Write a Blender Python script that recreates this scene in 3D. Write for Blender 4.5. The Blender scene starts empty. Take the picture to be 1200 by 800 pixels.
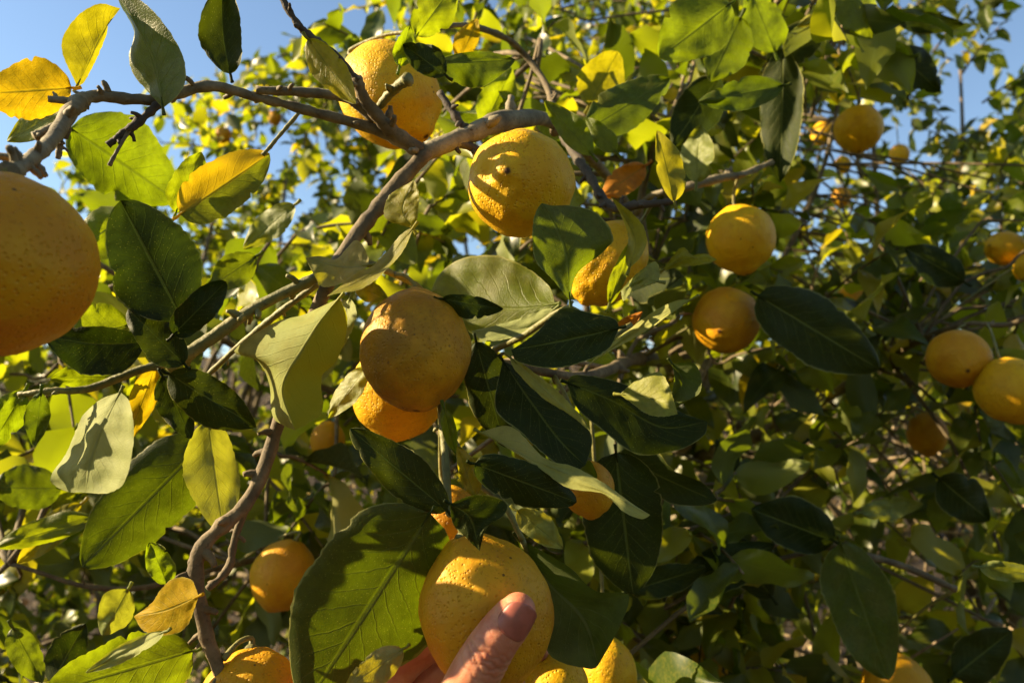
import bpy, bmesh, math, random
import numpy as np
from mathutils import Vector, Matrix, noise

random.seed(11)
rng = np.random.default_rng(7)
R = math.radians
scene = bpy.context.scene
col = scene.collection

# ------------------------------------------------------------------ camera, sky, sun, exposure
CAM = Vector((0.0, 0.0, 1.55)); PITCH = R(8.0); FPX = 873.0
FWD = Vector((0, math.cos(PITCH), math.sin(PITCH))); UP = Vector((0, -math.sin(PITCH), math.cos(PITCH)))
cd = bpy.data.cameras.new('camera'); cam = bpy.data.objects.new('camera', cd); col.objects.link(cam)
cam.location = CAM; cam.rotation_euler = (R(90) + PITCH, 0, 0)
cd.sensor_width = 36.0; cd.lens = 36.0 * FPX / 1200.0; cd.clip_start = 0.01; cd.clip_end = 1000
cd.dof.use_dof = True; cd.dof.focus_distance = 0.44; cd.dof.aperture_fstop = 9.0
scene.camera = cam

SUN_EL, SUN_AZ = 27.0, -88.0          # azimuth from +Y (the viewing direction), towards -X
world = bpy.data.worlds.new('World'); scene.world = world; world.use_nodes = True
wn = world.node_tree.nodes; wl = world.node_tree.links
sky = wn.new('ShaderNodeTexSky'); sky.sky_type = 'NISHITA'; sky.sun_disc = False
sky.sun_elevation = R(SUN_EL); sky.sun_rotation = R(SUN_AZ)
sky.air_density = 1.15; sky.dust_density = 0.15; sky.ozone_density = 1.8
wn['Background'].inputs['Strength'].default_value = 0.064
wl.new(sky.outputs[0], wn['Background'].inputs['Color'])
sd = bpy.data.lights.new('sun', 'SUN'); sd.energy = 5.0; sd.angle = R(0.53); sd.color = (1.0, 0.79, 0.48)
sun = bpy.data.objects.new('sun', sd); col.objects.link(sun)
TOSUN = Vector((math.sin(R(SUN_AZ)) * math.cos(R(SUN_EL)), math.cos(R(SUN_AZ)) * math.cos(R(SUN_EL)), math.sin(R(SUN_EL))))
sun.rotation_euler = TOSUN.to_track_quat('Z', 'Y').to_euler(); sun.location = (-3, 0, 6)
vs = scene.view_settings; vs.view_transform = 'Standard'; vs.look = 'None'; vs.gamma = 1.0
vs.exposure = 1.66; vs.use_curve_mapping = False
scene.render.engine = 'CYCLES'
scene.cycles.max_bounces = 4; scene.cycles.diffuse_bounces = 2; scene.cycles.transmission_bounces = 3; scene.cycles.caustics_reflective = False; scene.cycles.caustics_refractive = False

# ------------------------------------------------------------------ helpers
def P(x, y, d):
    """photo pixel (1200x800) at depth d along the viewing axis -> world point"""
    return CAM + FWD * d + Vector((1, 0, 0)) * ((x - 600.0) / FPX * d) + UP * ((400.0 - y) / FPX * d)

def to_px(v):
    q = Vector(v) - CAM; d = q.dot(FWD)
    if d < 0.02: return None
    return 600 + q.x / d * FPX, 400 - q.dot(UP) / d * FPX, d

def empty(name, loc):
    o = bpy.data.objects.new(name, None); o.empty_display_size = 0.05; o.location = loc; col.objects.link(o)
    return o

def tag(o, label=None, cat=None, group=None, kind=None):
    if label: o['label'] = label
    if cat: o['category'] = cat
    if group: o['group'] = group
    if kind: o['kind'] = kind
    return o

def put(name, me, parent=None, world_space=True):
    o = bpy.data.objects.new(name, me); col.objects.link(o)
    if parent is not None:
        o.parent = parent
        if world_space: o.matrix_parent_inverse = Matrix.Translation(-parent.location)
    return o

def mesh_from(name, v, f, mat, uv=None, lr=None, smooth=True):
    v = np.asarray(v, dtype=np.float32); f = np.asarray(f, dtype=np.int32)
    me = bpy.data.meshes.new(name)
    n = f.shape[1]
    me.vertices.add(len(v)); me.vertices.foreach_set('co', v.ravel())
    me.loops.add(f.size); me.loops.foreach_set('vertex_index', f.ravel())
    me.polygons.add(len(f)); me.polygons.foreach_set('loop_start', np.arange(0, f.size, n, dtype=np.int32))
    if smooth: me.polygons.foreach_set('use_smooth', np.ones(len(f), dtype=bool))
    me.update(calc_edges=True)
    if uv is not None:
        l = me.uv_layers.new(name='UVMap'); l.data.foreach_set('uv', np.asarray(uv, dtype=np.float32)[f.ravel()].ravel())
    if lr is not None:
        a = me.attributes.new('lr', 'FLOAT', 'POINT'); a.data.foreach_set('value', np.asarray(lr, dtype=np.float32))
    if mat is not None: me.materials.append(mat)
    me.validate()
    return me

# ------------------------------------------------------------------ materials
def newmat(name):
    m = bpy.data.materials.new(name); m.use_nodes = True
    nt = m.node_tree; nt.nodes.clear()
    out = nt.nodes.new('ShaderNodeOutputMaterial')
    return m, nt, out

class NT:
    def __init__(s, nt): s.nt = nt
    def n(s, t, **k):
        x = s.nt.nodes.new(t)
        for a, b in k.items(): setattr(x, a, b)
        return x
    def l(s, a, b): s.nt.links.new(a, b)
    def val(s, sock, v):
        if isinstance(v, (int, float)): sock.default_value = v
        elif isinstance(v, tuple): sock.default_value = v
        else: s.l(v, sock)
    def math(s, op, a, b=0.0, c=None):
        x = s.n('ShaderNodeMath', operation=op); s.val(x.inputs[0], a); s.val(x.inputs[1], b)
        if c is not None: s.val(x.inputs[2], c)
        return x.outputs[0]
    def mix(s, f, a, b, mode='MIX'):
        x = s.n('ShaderNodeMix', data_type='RGBA', blend_type=mode)
        s.val(x.inputs[0], f); s.val(x.inputs[6], a); s.val(x.inputs[7], b)
        return x.outputs[2]
    def ramp(s, f, stops, interp='LINEAR'):
        x = s.n('ShaderNodeValToRGB'); x.color_ramp.interpolation = interp
        e = x.color_ramp.elements
        while len(e) < len(stops): e.new(0.5)
        for i, (p, c) in enumerate(stops):
            e[i].position = p; e[i].color = c if len(c) == 4 else (*c, 1)
        s.l(f, x.inputs[0]); return x.outputs[0]
    def rng(s, v, a, b, c=0.0, d=1.0, smooth=True):
        x = s.n('ShaderNodeMapRange'); x.interpolation_type = 'SMOOTHSTEP' if smooth else 'LINEAR'
        s.val(x.inputs[0], v)
        for i, q in enumerate((a, b, c, d)): x.inputs[i + 1].default_value = q
        return x.outputs[0]
    def noise(s, vec, scale, detail=3, rough=0.55):
        x = s.n('ShaderNodeTexNoise'); x.inputs['Scale'].default_value = scale
        x.inputs['Detail'].default_value = detail; x.inputs['Roughness'].default_value = rough
        if vec is not None: s.l(vec, x.inputs['Vector'])
        return x.outputs['Fac']
    def vor(s, vec, scale, feature='F1'):
        x = s.n('ShaderNodeTexVoronoi', feature=feature); x.inputs['Scale'].default_value = scale
        if vec is not None: s.l(vec, x.inputs['Vector'])
        return x.outputs['Distance']

def c4(c): return (c[0], c[1], c[2], 1.0)

def leaf_mat(name, tops, under, trans, tfac, rough=0.38, blotch=None, half=None, spec=0.26):
    m, nt, out = newmat(name); g = NT(nt)
    oi = g.n('ShaderNodeObjectInfo'); at = g.n('ShaderNodeAttribute', attribute_name='lr')
    rnd = g.math('FRACT', g.math('ADD', oi.outputs['Random'], at.outputs['Fac']))
    tc = g.n('ShaderNodeTexCoord'); sx = g.n('ShaderNodeSeparateXYZ'); g.l(tc.outputs['UV'], sx.inputs[0])
    u, v = sx.outputs[0], sx.outputs[1]
    a = g.math('MULTIPLY', g.math('ABSOLUTE', g.math('SUBTRACT', u, 0.5)), 2.0)
    n_obj = g.noise(tc.outputs['Object'], 45, 3)
    n_fine = g.noise(tc.outputs['Object'], 260, 3)
    ret = g.rng(g.vor(tc.outputs['Object'], 620, 'DISTANCE_TO_EDGE'), 0.0, 0.16)
    # lateral veins
    wob = g.math('MULTIPLY', n_obj, 0.9)
    sN = g.math('ADD', g.math('SUBTRACT', g.math('MULTIPLY', v, 10.0), g.math('MULTIPLY', g.math('POWER', a, 0.8), 2.6)), wob)
    fr = g.math('ABSOLUTE', g.math('SUBTRACT', g.math('FRACT', sN), 0.5))
    vein = g.math('MULTIPLY', g.rng(fr, 0.43, 0.5), g.rng(a, 0.95, 0.3))
    rib = g.rng(a, 0.055, 0.015)
    allv = g.math('MAXIMUM', g.math('MULTIPLY', vein, 0.55), rib)
    margin = g.rng(a, 0.955, 0.985)
    topc = g.ramp(rnd, tops)
    topc = g.mix(g.rng(n_obj, 0.42, 0.68), topc, g.mix(0.5, topc, blotch and c4(blotch) or (0.16, 0.15, 0.015, 1)))
    if half is not None:      # one half recoloured: ageing yellow, and sun glow painted on the pale leaf
        topc = g.mix(g.rng(g.math('ADD', u, g.math('MULTIPLY', n_obj, 0.12)), 0.5, 0.62), topc, c4(half))
    speck = g.rng(g.vor(tc.outputs['Object'], 560), 0.17, 0.10)
    mott = g.rng(n_fine, 0.36, 0.66)
    topc = g.mix(g.math('MULTIPLY', mott, 0.35), topc, g.mix(0.55, topc, (0.01, 0.015, 0.002, 1)))
    topc = g.mix(g.math('MULTIPLY', speck, 0.30), topc, (0.30, 0.33, 0.05, 1))
    topc = g.mix(g.math('MULTIPLY', allv, 0.45), topc, (0.20, 0.23, 0.04, 1))
    topc = g.mix(g.math('MULTIPLY', margin, 0.6), topc, (0.38, 0.36, 0.10, 1))
    dead = g.rng(g.noise(tc.outputs['Object'], 75, 4, 0.7), 0.75, 0.78)
    topc = g.mix(dead, topc, (0.10, 0.055, 0.02, 1))
    undc = g.mix(g.math('MULTIPLY', allv, 0.35), c4(under), (0.34, 0.36, 0.16, 1))
    undc = g.mix(g.rng(n_obj, 0.4, 0.7), undc, g.mix(0.6, undc, topc))
    if half is not None:
        undc = g.mix(g.rng(g.math('ADD', u, g.math('MULTIPLY', n_obj, 0.12)), 0.5, 0.62), undc, c4(half))
    geo = g.n('ShaderNodeNewGeometry')
    base = g.mix(geo.outputs['Backfacing'], topc, undc)
    ro = g.math('ADD', g.math('MULTIPLY', geo.outputs['Backfacing'], 0.25), g.math('ADD', rough, g.math('MULTIPLY', n_obj, 0.15)))
    h = g.math('ADD', g.math('MULTIPLY', allv, -1.0), g.math('ADD', g.math('ADD', g.math('MULTIPLY', n_fine, 0.30), g.math('MULTIPLY', ret, 0.12)), g.math('MULTIPLY', n_obj, 1.6)))
    bp = g.n('ShaderNodeBump'); bp.inputs['Strength'].default_value = 0.42; bp.inputs['Distance'].default_value = 0.0013
    g.l(h, bp.inputs['Height'])
    pb = g.n('ShaderNodeBsdfPrincipled'); g.l(base, pb.inputs['Base Color']); g.l(ro, pb.inputs['Roughness'])
    pb.inputs['Specular IOR Level'].default_value = spec; g.l(bp.outputs[0], pb.inputs['Normal'])
    tr = g.n('ShaderNodeBsdfTranslucent')
    tcol = g.ramp(rnd, trans)
    tcol = g.mix(g.rng(n_obj, 0.35, 0.7), tcol, g.mix(0.45, tcol, (0.02, 0.03, 0.0, 1)))
    tcol = g.mix(g.math('MULTIPLY', mott, 0.30), tcol, g.mix(0.5, tcol, (0.01, 0.015, 0.0, 1)))
    tcol = g.mix(g.math('MULTIPLY', speck, 0.35), tcol, (0.6, 0.62, 0.08, 1))
    tcol = g.mix(g.math('MULTIPLY', allv, 0.45), tcol, (0.06, 0.09, 0.005, 1))
    if half is not None:
        tcol = g.mix(g.rng(g.math('ADD', u, g.math('MULTIPLY', n_obj, 0.12)), 0.5, 0.62), tcol, (half[0] * 1.15, half[1] * 1.15, half[2] * .4, 1))
    tcol = g.mix(dead, tcol, (0.05, 0.02, 0.005, 1))
    g.l(tcol, tr.inputs['Color']); g.l(bp.outputs[0], tr.inputs['Normal'])
    mx = g.n('ShaderNodeMixShader'); mx.inputs[0].default_value = tfac
    g.l(pb.outputs[0], mx.inputs[1]); g.l(tr.outputs[0], mx.inputs[2]); g.l(mx.outputs[0], out.inputs['Surface'])
    return m

LM = {}
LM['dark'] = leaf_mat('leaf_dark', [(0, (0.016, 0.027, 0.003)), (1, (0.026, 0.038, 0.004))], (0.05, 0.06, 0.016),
                      [(0, (0.06, 0.10, 0.003)), (1, (0.10, 0.13, 0.004))], 0.22, 0.50, blotch=(0.036, 0.040, 0.005), spec=0.16)  # dark mature leaves, with the shade of overlapping leaves put into the colour
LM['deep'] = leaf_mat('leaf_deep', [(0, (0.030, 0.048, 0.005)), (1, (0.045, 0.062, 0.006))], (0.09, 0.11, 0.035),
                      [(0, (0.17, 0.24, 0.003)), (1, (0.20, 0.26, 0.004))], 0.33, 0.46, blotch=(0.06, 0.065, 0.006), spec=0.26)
LM['green'] = leaf_mat('leaf_green', [(0, (0.045, 0.075, 0.007)), (1, (0.075, 0.105, 0.010))], (0.13, 0.165, 0.06),
                       [(0, (0.18, 0.26, 0.004)), (1, (0.25, 0.31, 0.005))], 0.38)
LM['bright'] = leaf_mat('leaf_bright', [(0, (0.085, 0.12, 0.009)), (1, (0.13, 0.155, 0.012))], (0.20, 0.23, 0.08),
                        [(0, (0.34, 0.46, 0.004)), (1, (0.46, 0.53, 0.005))], 0.46)
LM['yellowgreen'] = leaf_mat('leaf_yellowgreen', [(0, (0.22, 0.21, 0.020)), (1, (0.28, 0.24, 0.022))], (0.32, 0.30, 0.11),
                             [(0, (0.55, 0.50, 0.007)), (1, (0.62, 0.52, 0.008))], 0.42, blotch=(0.12, 0.15, 0.02))
LM['yellow'] = leaf_mat('leaf_yellow', [(0, (0.46, 0.31, 0.010)), (1, (0.52, 0.33, 0.012))], (0.48, 0.32, 0.012),
                        [(0, (0.70, 0.48, 0.006)), (1, (0.75, 0.49, 0.006))], 0.45, 0.5, blotch=(0.42, 0.32, 0.012), spec=0.12)
LM['yellowhalf'] = leaf_mat('leaf_half_yellow', [(0, (0.14, 0.17, 0.015)), (1, (0.16, 0.18, 0.015))], (0.4, 0.34, 0.05),
                            [(0, (0.24, 0.28, 0.005)), (1, (0.27, 0.29, 0.006))], 0.45, half=(0.48, 0.33, 0.015))
LM['pale'] = leaf_mat('leaf_pale', [(0, (0.19, 0.22, 0.055)), (1, (0.24, 0.26, 0.07))], (0.30, 0.33, 0.12),
                      [(0, (0.46, 0.50, 0.02)), (1, (0.52, 0.52, 0.02))], 0.32, 0.42, blotch=(0.14, 0.17, 0.04))
LM['paleyellow'] = leaf_mat('leaf_pale_yellow', [(0, (0.26, 0.27, 0.04)), (1, (0.30, 0.29, 0.045))], (0.33, 0.34, 0.10),
                            [(0, (0.50, 0.45, 0.012)), (1, (0.54, 0.46, 0.012))], 0.36, 0.42, blotch=(0.3, 0.28, 0.06))
LM['palehalf'] = leaf_mat('leaf_pale_half_glow', [(0, (0.30, 0.29, 0.06)), (1, (0.34, 0.31, 0.06))], (0.27, 0.31, 0.08),
                          [(0, (0.50, 0.45, 0.012)), (1, (0.54, 0.46, 0.012))], 0.36, 0.42, half=(0.34, 0.33, 0.02))  # backlit glow of one half is put into the colour
LM['orange'] = leaf_mat('leaf_orange', [(0, (0.42, 0.15, 0.02)), (1, (0.5, 0.2, 0.02))], (0.4, 0.2, 0.06),
                        [(0, (0.7, 0.25, 0.01)), (1, (0.8, 0.3, 0.01))], 0.35, blotch=(0.3, 0.1, 0.02))
LM['mixed'] = leaf_mat('leaf_mixed', [(0, (0.022, 0.044, 0.007)), (0.35, (0.045, 0.075, 0.009)), (0.7, (0.085, 0.115, 0.012)),
                                      (0.9, (0.16, 0.17, 0.018)), (0.97, (0.34, 0.27, 0.02)), (1, (0.5, 0.33, 0.02))], (0.14, 0.17, 0.06),
                       [(0, (0.12, 0.17, 0.004)), (0.4, (0.26, 0.36, 0.006)), (0.8, (0.45, 0.52, 0.008)), (1, (0.8, 0.6, 0.012))], 0.36, 0.36)

def far_leaf_mat(name, tops, under, trans, tfac, rough=0.38):
    """leaves further back: colour varies from leaf to leaf, midrib and blotches only"""
    m, nt, out = newmat(name); g = NT(nt)
    oi = g.n('ShaderNodeObjectInfo'); at = g.n('ShaderNodeAttribute', attribute_name='lr')
    rnd = g.math('FRACT', g.math('ADD', oi.outputs['Random'], at.outputs['Fac']))
    tc = g.n('ShaderNodeTexCoord'); sx = g.n('ShaderNodeSeparateXYZ'); g.l(tc.outputs['UV'], sx.inputs[0])
    a = g.math('MULTIPLY', g.math('ABSOLUTE', g.math('SUBTRACT', sx.outputs[0], 0.5)), 2.0)
    rib = g.rng(a, 0.07, 0.02); n1 = g.noise(tc.outputs['Object'], 30, 2)
    topc = g.ramp(rnd, tops); topc = g.mix(g.math('MULTIPLY', rib, 0.3), topc, (0.2, 0.24, 0.05, 1))
    topc = g.mix(g.rng(n1, 0.4, 0.7, 0, 0.45), topc, (0.15, 0.14, 0.015, 1))
    geo = g.n('ShaderNodeNewGeometry'); base = g.mix(geo.outputs['Backfacing'], topc, g.mix(0.5, c4(under), topc))
    pb = g.n('ShaderNodeBsdfPrincipled'); g.l(base, pb.inputs['Base Color'])
    g.l(g.math('ADD', g.math('MULTIPLY', geo.outputs['Backfacing'], 0.25), rough), pb.inputs['Roughness'])
    pb.inputs['Specular IOR Level'].default_value = 0.42
    tr = g.n('ShaderNodeBsdfTranslucent'); g.l(g.ramp(rnd, trans), tr.inputs['Color'])
    mx = g.n('ShaderNodeMixShader'); mx.inputs[0].default_value = tfac
    g.l(pb.outputs[0], mx.inputs[1]); g.l(tr.outputs[0], mx.inputs[2]); g.l(mx.outputs[0], out.inputs['Surface'])
    return m
TOPS = [(0, (0.020, 0.036, 0.004)), (0.35, (0.038, 0.062, 0.006)), (0.6, (0.10, 0.125, 0.010)), (0.9, (0.22, 0.23, 0.022)), (0.97, (0.34, 0.27, 0.02)), (1, (0.5, 0.33, 0.02))]
TRANS = [(0, (0.08, 0.11, 0.003)), (0.3, (0.22, 0.30, 0.004)), (0.6, (0.50, 0.56, 0.008)), (0.9, (0.72, 0.70, 0.012)), (1, (0.8, 0.6, 0.01))]
LM['far'] = far_leaf_mat('leaf_far', TOPS, (0.16, 0.19, 0.07), TRANS, 0.38)

def lemon_mat(name, ya, yb, speck=0.0, stain=None):
    m, nt, out = newmat(name); g = NT(nt)
    tc = g.n('ShaderNodeTexCoord'); ob = tc.outputs['Object']; oi = g.n('ShaderNodeObjectInfo')
    off = g.n('ShaderNodeVectorMath', operation='ADD'); g.l(ob, off.inputs[0])
    cm = g.n('ShaderNodeCombineXYZ'); g.l(oi.outputs['Random'], cm.inputs[0]); g.l(oi.outputs['Random'], cm.inputs[2])
    g.l(cm.outputs[0], off.inputs[1]); v = off.outputs[0]
    big = g.noise(v, 28, 4); mid = g.noise(v, 140, 3); 
    c = g.mix(g.rng(big, 0.35, 0.66), c4(ya), c4(yb))
    c = g.mix(g.rng(mid, 0.5, 0.75, 0, 0.35), c, (0.42, 0.20, 0.012, 1))
    po = g.vor(v, 430); pores = g.rng(po, 0.02, 0.42)
    c = g.mix(g.math('MULTIPLY', g.rng(po, 0.28, 0.05), 0.22), c, (0.30, 0.14, 0.008, 1))
    sp = g.rng(g.vor(v, 85), 0.085, 0.055)
    c = g.mix(g.math('MULTIPLY', sp, g.math('MULTIPLY', g.rng(g.noise(v, 30, 2), 0.47, 0.56), 0.85 + speck)), c, (0.05, 0.025, 0.008, 1))
    if stain:
        st = g.math('MULTIPLY', g.rng(g.noise(v, 24, 5, 0.6), 0.34, 0.66), stain)
        c = g.mix(st, c, (0.085, 0.045, 0.010, 1))
    sc = g.n('ShaderNodeAttribute', attribute_name='lr'); c = g.mix(g.rng(sc.outputs['Fac'], 0.15, 0.7), c, (0.07, 0.03, 0.01, 1))
    h = g.math('ADD', g.math('MULTIPLY', pores, 1.0), g.math('ADD', g.math('MULTIPLY', mid, 1.5), g.math('MULTIPLY', g.noise(v, 330, 2), 0.5)))
    bp = g.n('ShaderNodeBump'); bp.inputs['Strength'].default_value = 0.6; bp.inputs['Distance'].default_value = 0.001
    g.l(h, bp.inputs['Height'])
    pb = g.n('ShaderNodeBsdfPrincipled'); g.l(c, pb.inputs['Base Color']); pb.inputs['Roughness'].default_value = 0.52
    pb.inputs['Specular IOR Level'].default_value = 0.24
    pb.inputs['Subsurface Weight'].default_value = 0.18; pb.inputs['Subsurface Radius'].default_value = (0.006, 0.0025, 0.0006)
    pb.inputs['Subsurface Scale'].default_value = 1.0
    g.l(bp.outputs[0], pb.inputs['Normal']); g.l(pb.outputs[0], out.inputs['Surface'])
    return m

MLEM = lemon_mat('lemon_rind', (0.70, 0.41, 0.006), (0.62, 0.32, 0.005))
MLEM_O = lemon_mat('lemon_rind_orange_shade', (0.60, 0.30, 0.006), (0.52, 0.22, 0.006))  # darker orange copy for lemons in shade; the shade is in the colour
MLEM_S = lemon_mat('lemon_rind_scarred', (0.62, 0.32, 0.009), (0.48, 0.22, 0.009), 0.1, stain=0.55)

def bark_mat(name, a, b, c, rough=0.8):
    m, nt, out = newmat(name); g = NT(nt)
    tc = g.n('ShaderNodeTexCoord'); ob = tc.outputs['Object']
    n1 = g.noise(ob, 60, 5, 0.65); n2 = g.noise(ob, 380, 3)
    k = g.ramp(n1, [(0.32, a), (0.5, b), (0.68, c)])
    k = g.mix(g.rng(n2, 0.58, 0.72, 0, 0.5), k, (0.03, 0.02, 0.012, 1))
    bp = g.n('ShaderNodeBump'); bp.inputs['Strength'].default_value = 0.7; bp.inputs['Distance'].default_value = 0.0016
    g.l(g.math('ADD', n1, g.math('MULTIPLY', n2, 0.5)), bp.inputs['Height'])
    pb = g.n('ShaderNodeBsdfPrincipled'); g.l(k, pb.inputs['Base Color']); pb.inputs['Roughness'].default_value = rough
    g.l(bp.outputs[0], pb.inputs['Normal']); g.l(pb.outputs[0], out.inputs['Surface'])
    return m
MB = bark_mat('bark_grey', (0.085, 0.068, 0.04), (0.17, 0.14, 0.085), (0.27, 0.23, 0.15))
MBB = bark_mat('bark_brown', (0.07, 0.05, 0.026), (0.13, 0.095, 0.048), (0.22, 0.165, 0.09))
MBG = bark_mat('twig_green', (0.10, 0.10, 0.025), (0.17, 0.16, 0.04), (0.25, 0.21, 0.07), 0.6)
MBD = bark_mat('twig_dark', (0.03, 0.022, 0.016), (0.06, 0.045, 0.03), (0.10, 0.08, 0.05))
MDRY = bark_mat('twig_dry', (0.16, 0.11, 0.06), (0.26, 0.19, 0.11), (0.36, 0.28, 0.18))

# ------------------------------------------------------------------ tubes (branches, stems)
def catmull(pts, sub):
    pts = [np.array(p, float) for p in pts]
    if len(pts) == 2: sub = max(sub, 4)
    ex = [2 * pts[0] - pts[1]] + pts + [2 * pts[-1] - pts[-2]]
    o = []
    for i in range(1, len(ex) - 2):
        a, b, c, d = ex[i - 1:i + 3]
        for k in range(sub):
            t = k / sub
            o.append(0.5 * (2 * b + (c - a) * t + (2 * a - 5 * b + 4 * c - d) * t * t + (3 * b - a - 3 * c + d) * t ** 3))
    o.append(pts[-1]); return np.array(o)

def tube(pts, rad, sides=8, sub=5, knob=0.12, seed=0, cap=True):
    """pts world (n,3), rad (n) metres -> verts, quad faces"""
    q = catmull([list(p) + [r] for p, r in zip(pts, rad)], sub)
    c, r = q[:, :3], q[:, 3]
    n = len(c); T = np.gradient(c, axis=0); T /= np.linalg.norm(T, axis=1)[:, None] + 1e-12
    a = np.array([0.31, 0.52, 0.79]); V = []; ang = np.arange(sides) * 2 * np.pi / sides
    rs = np.random.default_rng(seed + 5)
    N = np.cross(T[0], a); N /= np.linalg.norm(N)
    for i in range(n):
        N = N - T[i] * N.dot(T[i]); N /= np.linalg.norm(N); B = np.cross(T[i], N)
        rr = r[i] * (1 + knob * rs.normal() * 0.6) * (1 + knob * rs.normal(size=sides) * 0.35)
        V.append(c[i] + rr[:, None] * (np.cos(ang)[:, None] * N + np.sin(ang)[:, None] * B))
    if cap:
        V.insert(0, V[0] * 0.02 + c[0] * 0.98); V.append(V[-1] * 0.02 + c[-1] * 0.98)
    m = len(V); V = np.concatenate(V)
    i, j = np.meshgrid(np.arange(m - 1), np.arange(sides), indexing='ij'); i = i.ravel(); j = j.ravel(); k = (j + 1) % sides
    F = np.stack([i * sides + j, i * sides + k, (i + 1) * sides + k, (i + 1) * sides + j], 1)
    return V, F

def join(parts):
    V, F, o = [], [], 0
    for v, f in parts: V.append(v); F.append(f + o); o += len(v)
    return np.concatenate(V), np.concatenate(F)

def knobs(pts, rad, n, seed, size=1.5):
    """bud scars and stubs along a twig"""
    rs = np.random.default_rng(seed); q = catmull([list(p) + [r] for p, r in zip(pts, rad)], 12); out = []
    for _ in range(n):
        i = rs.integers(2, len(q) - 2); c, r = q[i, :3], q[i, 3]; t = q[i + 1, :3] - q[i - 1, :3]; t /= np.linalg.norm(t)
        d = rs.normal(size=3); d -= t * d.dot(t); d /= np.linalg.norm(d)
        L = r * rs.uniform(1.5, 2.2) * size * 0.7
        out.append(tube([c + d * r * 0.3, c + d * (r + L * 0.4) + t * L * 0.15, c + d * (r + L * 0.9) + t * L * 0.5], [r * 0.62, r * 0.5, r * 0.34], 6, 2, 0.25, int(rs.integers(9999))))
    return out

BP = []
def nearest_bp(p):
    a = np.array(BP); d = np.linalg.norm(a - np.array(p), axis=1); i = int(d.argmin()); return a[i], d[i]

def branch(tree, pl, mat=MB, nk=4, knob=0.14, sides=10, sub=8, seed=0, size=1.3, name='branch'):
    """pl: list of (px, py, depth, radius in px at that depth)"""
    pts = [P(x, y, d) for x, y, d, r in pl]; rad = [r * d / FPX for x, y, d, r in pl]
    parts = [tube(pts, rad, sides, sub, knob, seed)] + (knobs(pts, rad, nk, seed + 1, size) if nk else [])
    BP.extend([q for q in catmull(pts, 6)])
    v, f = join(parts)
    return put(name, mesh_from(name, v, f, mat), tree)

# ------------------------------------------------------------------ leaves
def profile(v, p=0.8, q=0.72, blunt=0.0):
    w = np.sin(np.pi * np.clip(v, 0, 1) ** p); w = np.clip(w, 0, 1) ** q
    if blunt: w = np.where(v > 0.45, w * (1 - blunt) + blunt * np.clip((1.0 - v) * 9, 0, 1) ** 0.5, w)
    return w

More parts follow.
